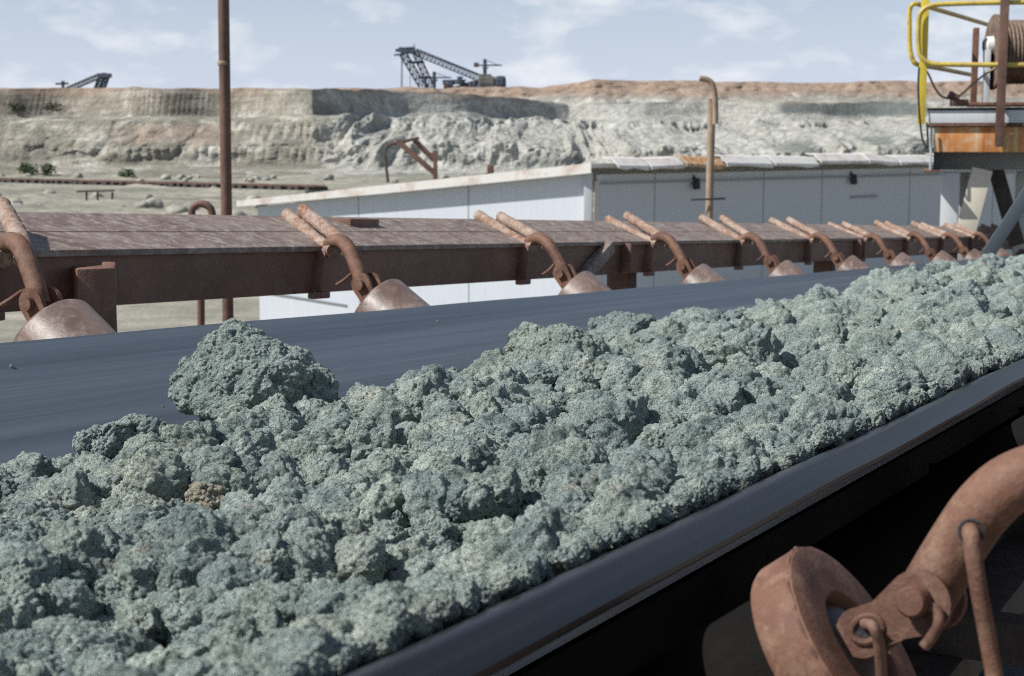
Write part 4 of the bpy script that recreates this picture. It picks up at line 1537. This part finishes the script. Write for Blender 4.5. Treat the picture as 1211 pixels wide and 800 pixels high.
# rusty frame standing on the shed roof
def roof_frame():
    D = 49.0
    p0 = at(517, 211, D)
    base = p0
    root = empty('rusty_frame', 'slanted rusty steel frame standing up behind the shed roof edge', 'frame', loc=base)
    def bar(name, a, b, w, h, dd=0.0, de=0.0):
        bm = bmesh.new()
        add_bar(bm, at(*a, D + dd) - base, at(*b, D + de) - base, w, h, bevel=0.01)
        return obj(name, bm, M['pole'], root)
    bar('slanted_bar', (470, 167), (515, 206), 0.2, 0.17)
    bar('slanted_bar', (490, 166), (516, 192), 0.2, 0.17, 0.8, 0.8)
    bar('post', (514.5, 178), (515, 213), 0.14, 0.14)
    bar('cross_bar', (458, 172.5), (495, 163.5), 0.10, 0.09, 0, 0.8)
    bm = bmesh.new()
    add_tube(bm, catmull([at(459, 172, D) - base, at(455.5, 180, D) - base, at(457, 200, D) - base, at(459, 216, D) - base], 5), 0.05, 8)
    obj('cable', bm, M['darksteel'], root)
    D2 = 45.5
    p = at(580, 206, D2)
    bm = bmesh.new()
    add_box(bm, (-0.10, -0.1, -0.1), (0.10, 0.1, 0.26), None, 0.02)
    add_bar(bm, (-0.16, 0, -0.02), (0.12, 0, 0.10), 0.1, 0.06)
    tag(obj('roof_bracket', bm, M['pole'], m=Matrix.Translation(p)), 'small rusty stub on the cream shed roof edge', 'bracket')


roof_frame()


# ------------------------------------------------------------------ platform with yellow railing and winch
def platform():
    D = 13.0
    base = at(1103, 203, D)
    base = Vector((base.x, D, -0.3))
    root = empty('steel_platform', 'grey and rust streaked steel platform with yellow railing on the right', 'platform', loc=base)
    PA = R(-15.4)                                # the platform faces the camera squarely
    PR = Matrix.Rotation(PA, 3, 'Z')
    root.rotation_euler = (0, 0, PA)
    def at2(px, py, dd=0.0):
        O = PR.inverted() @ (Vector((0, 0, H)) - base)
        r_ = PR.inverted() @ (at(px, py, 1.0) - Vector((0, 0, H)))
        return O + r_ * ((dd - O.y) / r_.y)
    def box(name, mat, px0, px1, py0, py1, d0, d1, bev=0.006, sm=True):
        a, b = at2(px0, py1), at2(px1, py0)
        bm = bmesh.new()
        add_box(bm, (a.x, d0, a.z), (b.x, d1, b.z), None, bev)
        return obj(name, bm, mat, root, smooth=sm)
    box('deck_edge', M['fasciagrey'], 1098, 1330, 129.5, 146, 0.03, 2.4)
    box('deck_flange', M['darksteel'], 1096, 1332, 126.5, 129, 0.01, 2.45, 0.003)
    box('lower_flange', M['disc'], 1097, 1332, 146.3, 149.5, 0.02, 2.4, 0.003)
    box('fascia', M['fascia'], 1103.5, 1332, 150, 180, 0.05, 0.10, 0.003)
    box('end_plate', M['fasciagrey'], 1098.5, 1103, 150, 203, 0.04, 2.35, 0.003)
    box('girder', M['girder'], 1103.5, 1332, 152, 202, 0.45, 0.75, 0.006)
    box('base_plate', M['disc'], 1092, 1112, 201.5, 204, 0.0, 0.6, 0.003)
    def bar(name, mat, a, b, w, h, d0=0.0, d1=0.0):
        bm = bmesh.new()
        add_bar(bm, at2(*a, d0), at2(*b, d1), w, h, Vector((0, 1, 0)), 0.006)
        return obj(name, bm, mat, root)
    p = at2(1124, 204, 0.3)
    bm = bmesh.new()
    w = 10 / FPX * D
    add_box(bm, (p.x - w, 0.2, 0), (p.x + w, 0.45, p.z), None, 0.008)
    obj('column', bm, M['columngrey'], root)
    p = at2(1215, 204, 0.5)
    bm = bmesh.new()
    add_box(bm, (p.x - w, 0.9, 0), (p.x + w, 1.15, p.z), None, 0.008)
    obj('column', bm, M['columngrey'], root)
    p = at2(1143, 204, 2)
    bm = bmesh.new()
    add_box(bm, (p.x - 0.06, 1.9, 0), (p.x + 0.06, 2.1, p.z), None, 0.008)
    obj('column', bm, M['girder'], root)
    bar('brace', M['cream'], (1162, 200), (1135, 300), 0.17, 0.10, 0.25, 0.25)
    bar('brace', M['darksteel'], (1176, 195), (1203, 290), 0.13, 0.10, 0.6, 0.6)
    bar('brace', M['strut'], (1257, 165), (1160, 314), 0.10, 0.09, -0.9, -0.9)
    # railing: two bent loops
    rail = empty('railing', None, None)
    rail.parent = root
    def loop(name, pts, r):
        bm = bmesh.new()
        add_tube(bm, catmull([at2(*q) for q in pts], 6), r, 14)
        return obj(name, bm, M['railyellow'], rail)
    r = 2.9 / FPX * D
    loop('rail_loop', [(1340, 2), (1200, 3, 0), (1120, 5, 0), (1101, 7, 0), (1091, 13, 0), (1086.5, 24, 0), (1086.5, 58, 0), (1091, 69, 0), (1101, 75, 0), (1120, 76.5, 0), (1200, 77, 0), (1340, 77, 0)], r)
    loop('rail_loop', [(1170, 30, 2.2), (1130, 18, 1.1), (1092, 7, 0.25), (1081, 5, 0.12), (1076, 12, 0.12), (1075.5, 30, 0.12), (1076, 55, 0.12), (1079, 70, 0.12), (1086, 77, 0.2), (1110, 81, 0.8), (1150, 89, 2.0)], r * 0.95)
    bm = bmesh.new()
    a = at2(1095.5, -30, 0.15); b = at2(1096.5, 147, 0.15)
    wv = 4.6 / FPX * D
    add_box(bm, (a.x - wv, 0.045, b.z), (a.x + wv, 0.10, a.z), None, 0.003)
    obj('post', bm, M['yellow'], rail)
    bm = bmesh.new()
    a = at2(1189.5, -30); b = at2(1189.5, 174)
    add_box(bm, (a.x - 0.036, -0.075, b.z), (a.x + 0.036, -0.035, a.z), None, 0.003)
    obj('post', bm, M['pole'], rail)
    box('yellow_plate', M['yellow'], 1181, 1187, 102, 124, -0.03, 0.0, 0.002)
    box('yellow_strip', M['yellow'], 1184.5, 1188, 148, 178, -0.02, 0.045, 0.002)
    # winch standing on the deck
    wz = at2(1180, 126).z
    wroot = empty('cable_winch', 'rusty rope winch drum on the deck behind the yellow railing', 'winch', loc=base + PR @ Vector((at2(1190, 126).x, 0.9, wz)))
    wroot.rotation_euler = (0, 0, PA)
    wo = Vector((at2(1190, 126).x, 0.9, wz))
    def W2(px, py, dd=0.9): return at2(px, py, dd) - wo
    sc_ = D / FPX
    cx0 = W2(1176, 62)
    axd = Vector((1, 0.22, 0)).normalized()
    prof = [(0, 0.0)]
    rr = 0.285
    pr_ = [(0.10, -0.02)]
    bm = bmesh.new()
    x = 0.02
    prof = []
    for k in range(26):
        for j in range(5):
            a = PI * j / 5
            prof.append((rr - 0.02 + 0.018 * math.sin(a), x + 0.034 * j / 5))
        x += 0.034
    add_lathe(bm, prof, cx0, axd, 48)
    obj('drum', bm, M['cable'], wroot, ang=80)
    for xx in (0.0, 0.92):
        bm = bmesh.new()
        add_lathe(bm, [(0.0, -0.018), (0.326, -0.018), (0.332, -0.012), (0.332, 0.004), (0.326, 0.012), (0.0, 0.012)], cx0 + axd * xx, axd, 48)
        obj('flange', bm, M['cable'], wroot)
    bm = bmesh.new()
    add_lathe(bm, [(0, -0.10), (0.05, -0.098), (0.075, -0.075), (0.08, -0.02)], cx0 + Vector((0, 0, 0.06)), axd, 32)
    obj('bearing_cap', bm, M['grease'], wroot)
    for px, mt in ((1154.5, M['disc']), (1168, M['fasciagrey']), (1312, M['disc'])):
        bm = bmesh.new()
        a, b = W2(px, 34 if px < 1160 else 60), W2(px, 122)
        add_box(bm, (a.x - 0.026, -0.12, b.z), (a.x + 0.026, 0.16, a.z), None, 0.006)
        obj('stand', bm, mt, wroot)
    bm = bmesh.new()
    a, b = W2(1144, 126), W2(1330, 121)
    add_box(bm, (a.x, -0.25, a.z), (b.x, 0.3, b.z), None, 0.006)
    obj('base_plate', bm, M['disc'], wroot)
    # small rusty clamp and hoses on the deck
    p = base + PR @ at2(1130, 126, 0.2)
    bm = bmesh.new()
    add_tube(bm, [(-0.06, 0, 0.10), (0.02, 0, 0.06)], 0.035, 12)
    add_box(bm, (-0.04, -0.05, 0.0), (0.10, 0.05, 0.06), None, 0.01)
    tag(obj('pipe_clamp', bm, M['pole'], m=Matrix.Translation(p)), 'small rusty clamp lying on the platform deck left of the winch', 'clamp')
    p = base
    MT = Matrix.Translation(p) @ PR.to_4x4()
    bm = bmesh.new()
    add_tube(bm, catmull([at2(q[0], q[1], 0.3) + base - p for q in ((1180, 79), (1165, 88), (1150, 100), (1138, 111), (1128, 116), (1115, 115), (1106, 105), (1098, 88), (1092, 80))], 6), 0.010, 10)
    tag(obj('hose', bm, M['palepole'], m=MT), 'pale hose hanging from the rail to the deck in front of the winch', 'hose')
    bm = bmesh.new()
    add_tube(bm, catmull([at2(q[0], q[1], -0.02) + base - p for q in ((1087, 80), (1086, 100), (1087, 130), (1090, 160), (1094, 172), (1097, 174), (1097, 160), (1096, 145))], 6), 0.009, 10)
    tag(obj('loose_cable', bm, M['black'], m=MT), 'thin dark cable looping down beside the yellow post', 'cable')


platform()


# ------------------------------------------------------------------ far track line, trestle, rocks, scrub
def far_line():
    a, b = Vector((-105, 176, 0)), Vector((10, 150, 0))
    a = at(-60, 218, 196); b = at(372, 229, 160)
    a.z = 0; b.z = 0
    root = empty('rail_track', 'long dark red rail track raised on sleepers before the pit wall', 'rail track', loc=a)
    d = (b - a)
    L = d.length
    dn = d.normalized()
    nn = Vector((-dn.y, dn.x, 0))
    for off in (0.0, 1.6):
        bm = bmesh.new()
        add_bar(bm, nn * off + Vector((0, 0, 0.62)), d + nn * off + Vector((0, 0, 0.62)), 0.16, 0.16)
        obj('rail', bm, M['pole'], root, smooth=False)
    bm = bmesh.new()
    random.seed(5)
    x = 0.0
    while x < L:
        w = random.uniform(0.35, 0.9)
        add_bar(bm, dn * x + nn * -0.7 + Vector((0, 0, random.uniform(0.28, 0.42))), dn * x + nn * 2.3 + Vector((0, 0, 0.35)), w, 0.4)
        x += w + random.uniform(0.3, 1.1)
    s = obj('sleeper_row', bm, M['darksteel'], root, smooth=False)
    s['kind'] = 'stuff'
    bm = bmesh.new()
    add_bar(bm, nn * 0.8 + Vector((0, 0, 0.02)), d + nn * 0.8 + Vector((0, 0, 0.02)), 4.6, 0.35)
    obj('track_bed', bm, M['rock'], root, smooth=False)
    # trestle
    D = 137.0
    p = at(113, 242, D)
    p.z = 0
    root = empty('trestle', 'low dark steel trestle standing on the ground in front of the rail track', 'trestle', loc=p)
    bm = bmesh.new()
    add_bar(bm, (-1.6, 0, 0.85), (1.7, 0, 0.95), 0.35, 0.16)
    obj('top_bar', bm, M['darksteel'], root)
    for x in (-0.8, 0.2, 1.5):
        bm = bmesh.new()
        add_bar(bm, (x, 0, -0.2), (x + random.uniform(-0.1, 0.1), 0, 0.8), 0.16, 0.16, Vector((0, 1, 0)))
        obj('leg', bm, M['darksteel'], root)


far_line()


def bush(px, py, D, h, w, mat, lab, seed, zoff=0.0):
    p = at(px, py, D)
    r = np.random.default_rng(seed)
    root = empty('bush', lab, 'bush', 'bushes at the foot of the pit wall', loc=p)
    n = 260
    c = r.normal(size=(n, 3))
    c /= np.linalg.norm(c, axis=1)[:, None]
    c *= (r.random(n) ** 0.4)[:, None]
    c *= np.array([w, w, h * 0.6]) * (1 + 0.35 * vnoise(c * 2 + seed, seed))[:, None]
    c[:, 2] += h * 0.5
    s = 0.10 + 0.12 * r.random(n)
    vs, fs = [], []
    for i in range(n):
        a = r.normal(size=3); a /= np.linalg.norm(a)
        b = np.cross(a, r.normal(size=3)); b /= np.linalg.norm(b)
        k = len(vs)
        vs += [c[i] + a * s[i] * 1.4, c[i] + b * s[i] * 0.7, c[i] - a * s[i] * 1.4, c[i] - b * s[i] * 0.7]
        fs.append([k, k + 1, k + 2, k + 3])
    npmesh('foliage', np.array(vs), np.array(fs), mat, root)
    bm = bmesh.new()
    add_tube(bm, [(0, 0, -0.6), (0.05, 0, h * 0.5)], [0.07, 0.03], 8)
    obj('stem', bm, M['bark'], root)


for a in [(33, 206, 229, 1.5, 1.5, 'leaf', 'taller of the two green bushes at the far left foot of the pit wall', 1),
          (30, 203, 232, 1.2, 1.0, 'leaf', 'shorter green bush at the far left foot of the pit wall', 2),
          (56, 207, 228, 1.6, 1.1, 'leaf', 'bright green bush nearer the tall pole, second from the left', 3),
          (150, 212, 223, 1.4, 1.3, 'leaf', 'green bush left of the tall pole just above the rail track', 4),
          (20, 132, 258, 1.3, 1.6, 'scrub', 'dark scrub clump on the upper bench at far left', 5),
          (62, 132, 258, 1.4, 1.8, 'scrub', 'dark scrub clump on the upper bench, right one of two', 6)]:
    bush(a[0], a[1], a[2], a[3], a[4], M[a[5]], a[6], a[7])

rv = [npmesh('boulder', lump_shape(3, 300 + k, 0.4)[0], lump_shape(3, 300 + k, 0.4)[1], M['rock']) for k in range(4)]
rr_ = np.random.default_rng(77)
usedb = [False] * 4
for i in range(70):
    D = rr_.uniform(95, 222)
    if 150 < D < 200: D = rr_.uniform(196, 222) if rr_.random() < 0.6 else rr_.uniform(95, 148)
    px = rr_.uniform(-20, 620) if D < 150 else rr_.uniform(-20, 700)
    X = px2a(px) * D
    k = i % 4
    o = rv[k] if not usedb[k] else rv[k].copy()
    if usedb[k]: C.objects.link(o)
    usedb[k] = True
    s = rr_.uniform(0.25, 0.75)
    o.matrix_world = Matrix.Translation((X, D, 0.05 + s * 0.2)) @ Matrix.Rotation(rr_.uniform(0, 6.28), 4, 'Z') @ Matrix.Diagonal((s * 1.3, s, s * 0.8, 1))
    tag(o, 'pale boulder lying on the sandy pit ground among others', 'boulder', 'boulders on the pit ground')


# ------------------------------------------------------------------ excavators on the rim
def truss(bm, p, q, w, h, n, r):
    p, q = Vector(p), Vector(q)
    a, b = frame_of(q - p)
    cor = [a * w / 2 + b * h / 2, -a * w / 2 + b * h / 2, -a * w / 2 - b * h / 2, a * w / 2 - b * h / 2]
    for c in cor: add_tube(bm, [p + c, q + c], r, 6)
    for i in range(n):
        u0, u1 = p.lerp(q, i / n), p.lerp(q, (i + 1) / n)
        for k in range(4):
            c0, c1 = cor[k], cor[(k + 1) % 4]
            add_tube(bm, [u0 + c0, u1 + c1], r * 0.55, 5)
            add_tube(bm, [u0 + c0, u0 + c1], r * 0.55, 5)


def excavator():
    D = 372.0
    base = at(545, 118, D)
    root = empty('bucket_excavator', 'dark blue bucket excavator with lattice boom on the pit rim', 'excavator', loc=base)
    def Q(px, py, dd=0.0): return at(px, py, D + dd) - base
    def part(name, mat, fn, parent=root):
        bm = bmesh.new(); fn(bm)
        return obj(name, bm, mat, parent, smooth=False)
    part('boom', M['machine'], lambda bm: (truss(bm, Q(476, 63), Q(508, 116), 1.6, 1.6, 9, 0.20), truss(bm, Q(491, 62, 3), Q(514, 112, 3), 1.4, 1.4, 8, 0.18)))
    part('boom_tie', M['machine'], lambda bm: add_bar(bm, Q(483, 74), Q(501, 74, 3), 0.5, 0.6))
    part('boom_tie', M['machine'], lambda bm: add_bar(bm, Q(494, 92), Q(513, 92, 3), 0.5, 0.5))
    def head(bm):
        add_bar(bm, Q(474, 60.5), Q(491, 59.5), 3.0, 1.5, bevel=0.1)
        add_bar(bm, Q(468, 60), Q(476, 59), 1.0, 0.7)
        add_bar(bm, Q(466, 65.5), Q(477, 64), 0.8, 0.4)
        add_box(bm, Q(474, 62) - Vector((0.4, 0.6, 0)), Q(476, 56) + Vector((0, 0.6, 0)))
        add_box(bm, Q(486, 62) - Vector((0.4, 0.6, 0)), Q(490, 56.5) + Vector((0, 0.6, 0)))
        add_tube(bm, [Q(490, 57), Q(489.7, 52)], 0.12, 6)
    part('boom_head', M['machine'], head)
    part('jib', M['machine'], lambda bm: (truss(bm, Q(492, 62), Q(566, 92), 1.8, 1.5, 16, 0.15)))
    part('stay', M['machine'], lambda bm: (add_tube(bm, [Q(492, 60), Q(571, 91)], 0.13, 6), add_tube(bm, [Q(492, 66), Q(560, 94)], 0.13, 6)))
    part('hoist_rope', M['machine'], lambda bm: (add_tube(bm, [Q(475, 65), Q(474.3, 106)], 0.09, 6), add_tube(bm, [Q(476, 65), Q(475.6, 106)], 0.09, 6), add_tube(bm, [Q(485.5, 70), Q(485, 106)], 0.08, 6)))
    def mast(bm, x, yb, yt, ya, l, r_):
        add_tube(bm, [Q(x, yb), Q(x, yt)], 0.42, 8)
        add_box(bm, Q(x - 1.6, yt + 2) - Vector((0, 0.5, 0)), Q(x + 1.6, yt - 1) + Vector((0, 0.5, 0)))
        add_bar(bm, Q(x - l, ya), Q(x + r_, ya), 0.5, 0.32)
        add_tube(bm, [Q(x, yt), Q(x + r_ * 0.85, ya)], 0.08, 5)
        add_bar(bm, Q(x - 3, ya + 3), Q(x + 4, ya + 3), 0.6, 0.35)
        add_box(bm, Q(x - 2.2, ya + 6) - Vector((0, 0.5, 0)), Q(x + 2.2, ya + 4) + Vector((0, 0.5, 0)))
    part('mast', M['machine'], lambda bm: mast(bm, 573.5, 96, 71, 77.5, 10, 20))
    part('counterweight', M['machinered'], lambda bm: add_box(bm, Q(560.5, 79.5) - Vector((0, 0.8, 0)), Q(566, 74.5) + Vector((0, 0.8, 0))))
    part('mast', M['machine'], lambda bm: mast(bm, 513.5, 118, 86, 92, 4, 20))
    def hall(bm):
        p, q = Q(566, 105.5), Q(598, 91)
        add_box(bm, (p.x, -3.5, p.z), (q.x - 2.6, 3.5, q.z), None, 0.3)
        add_box(bm, (p.x, -3.0, q.z), (q.x - 3.4, 3.0, q.z + 0.5), None, 0.1)
    hl = part('machine_hall', M['machinehall'], hall)
    def hallend(bm):
        p, q = Q(585.5, 105.3), Q(598.5, 90.5)
        add_box(bm, (p.x, -3.7, p.z), (q.x, 3.7, q.z), None, 0.8)
    part('rear_cab', M['machine'], hallend)
    def wins(bm):
        for k in range(4):
            a = Q(568.5 + 4.2 * k, 102.5); b = Q(571.2 + 4.2 * k, 99.3)
            add_box(bm, (a.x, -3.56, a.z), (b.x, -3.4, b.z))
    for k in range(4):
        bm = bmesh.new()
        a = Q(568.5 + 4.2 * k, 102.5); b = Q(571.2 + 4.2 * k, 98.8)
        add_box(bm, (a.x, -3.58, a.z), (b.x, -3.4, b.z))
        obj('window', bm, M['machine'], hl, smooth=False)
    def conv_(bm):
        truss(bm, Q(526, 112), Q(575, 96), 2.4, 1.6, 9, 0.28)
        add_bar(bm, Q(526, 108), Q(573, 101), 2.0, 1.0)
        truss(bm, Q(524, 97.5), Q(551, 97), 1.6, 0.7, 5, 0.22)
    part('conveyor_boom', M['machine'], conv_)
    def under(bm):
        for x0, x1, y0, y1 in ((525, 542, 103, 112), (540, 560, 105, 116), (556, 574, 106, 116), (530, 536, 97, 104), (541, 546, 91, 99)):
            p, q = Q(x0, y1), Q(x1, y0)
            add_box(bm, (p.x, -2.2, p.z), (q.x, 2.2, q.z), None, 0.15)
        add_bar(bm, Q(560, 104), Q(570, 92), 0.9, 0.9)
        add_bar(bm, Q(542, 98), Q(547, 91), 0.4, 0.4)
    part('undercarriage', M['machine'], under)
    part('cabin', M['machinered'], lambda bm: add_box(bm, Q(525, 105) - Vector((0, 2.4, 0)), Q(531, 100) + Vector((0, 1, 0)), None, 0.1))


excavator()


def far_excavator():
    D = 395.0
    base = at(105, 112, D)
    root = empty('distant_excavator', 'small distant excavator boom showing above the pit rim at far left', 'excavator', loc=base)
    def Q(px, py, dd=0.0): return at(px, py, D + dd) - base
    bm = bmesh.new()
    truss(bm, Q(80, 106), Q(119, 89.5), 1.6, 1.0, 10, 0.17)
    obj('jib', bm, M['machine'], root, smooth=False)
    bm = bmesh.new()
    truss(bm, Q(114, 108), Q(121, 90), 1.2, 1.2, 5, 0.24)
    truss(bm, Q(119, 108), Q(126, 90), 1.2, 1.2, 5, 0.24)
    obj('boom', bm, M['machine'], root, smooth=False)
    bm = bmesh.new()
    add_bar(bm, Q(117, 89.5), Q(131, 89.5), 2.4, 1.0)
    add_box(bm, Q(121, 89) - Vector((0, 0.8, 0)), Q(125, 86.5) + Vector((0, 0.8, 0)))
    obj('boom_head', bm, M['machine'], root, smooth=False)
    bm = bmesh.new()
    add_tube(bm, [Q(74.5, 112), Q(74.5, 96)], 0.4, 8)
    add_bar(bm, Q(66, 99.5), Q(81, 99), 0.6, 0.5)
    add_box(bm, Q(73, 99) - Vector((0, 0.5, 0)), Q(76, 96) + Vector((0, 0.5, 0)))
    obj('mast', bm, M['machine'], root, smooth=False)


far_excavator()
bpy.context.view_layer.update()
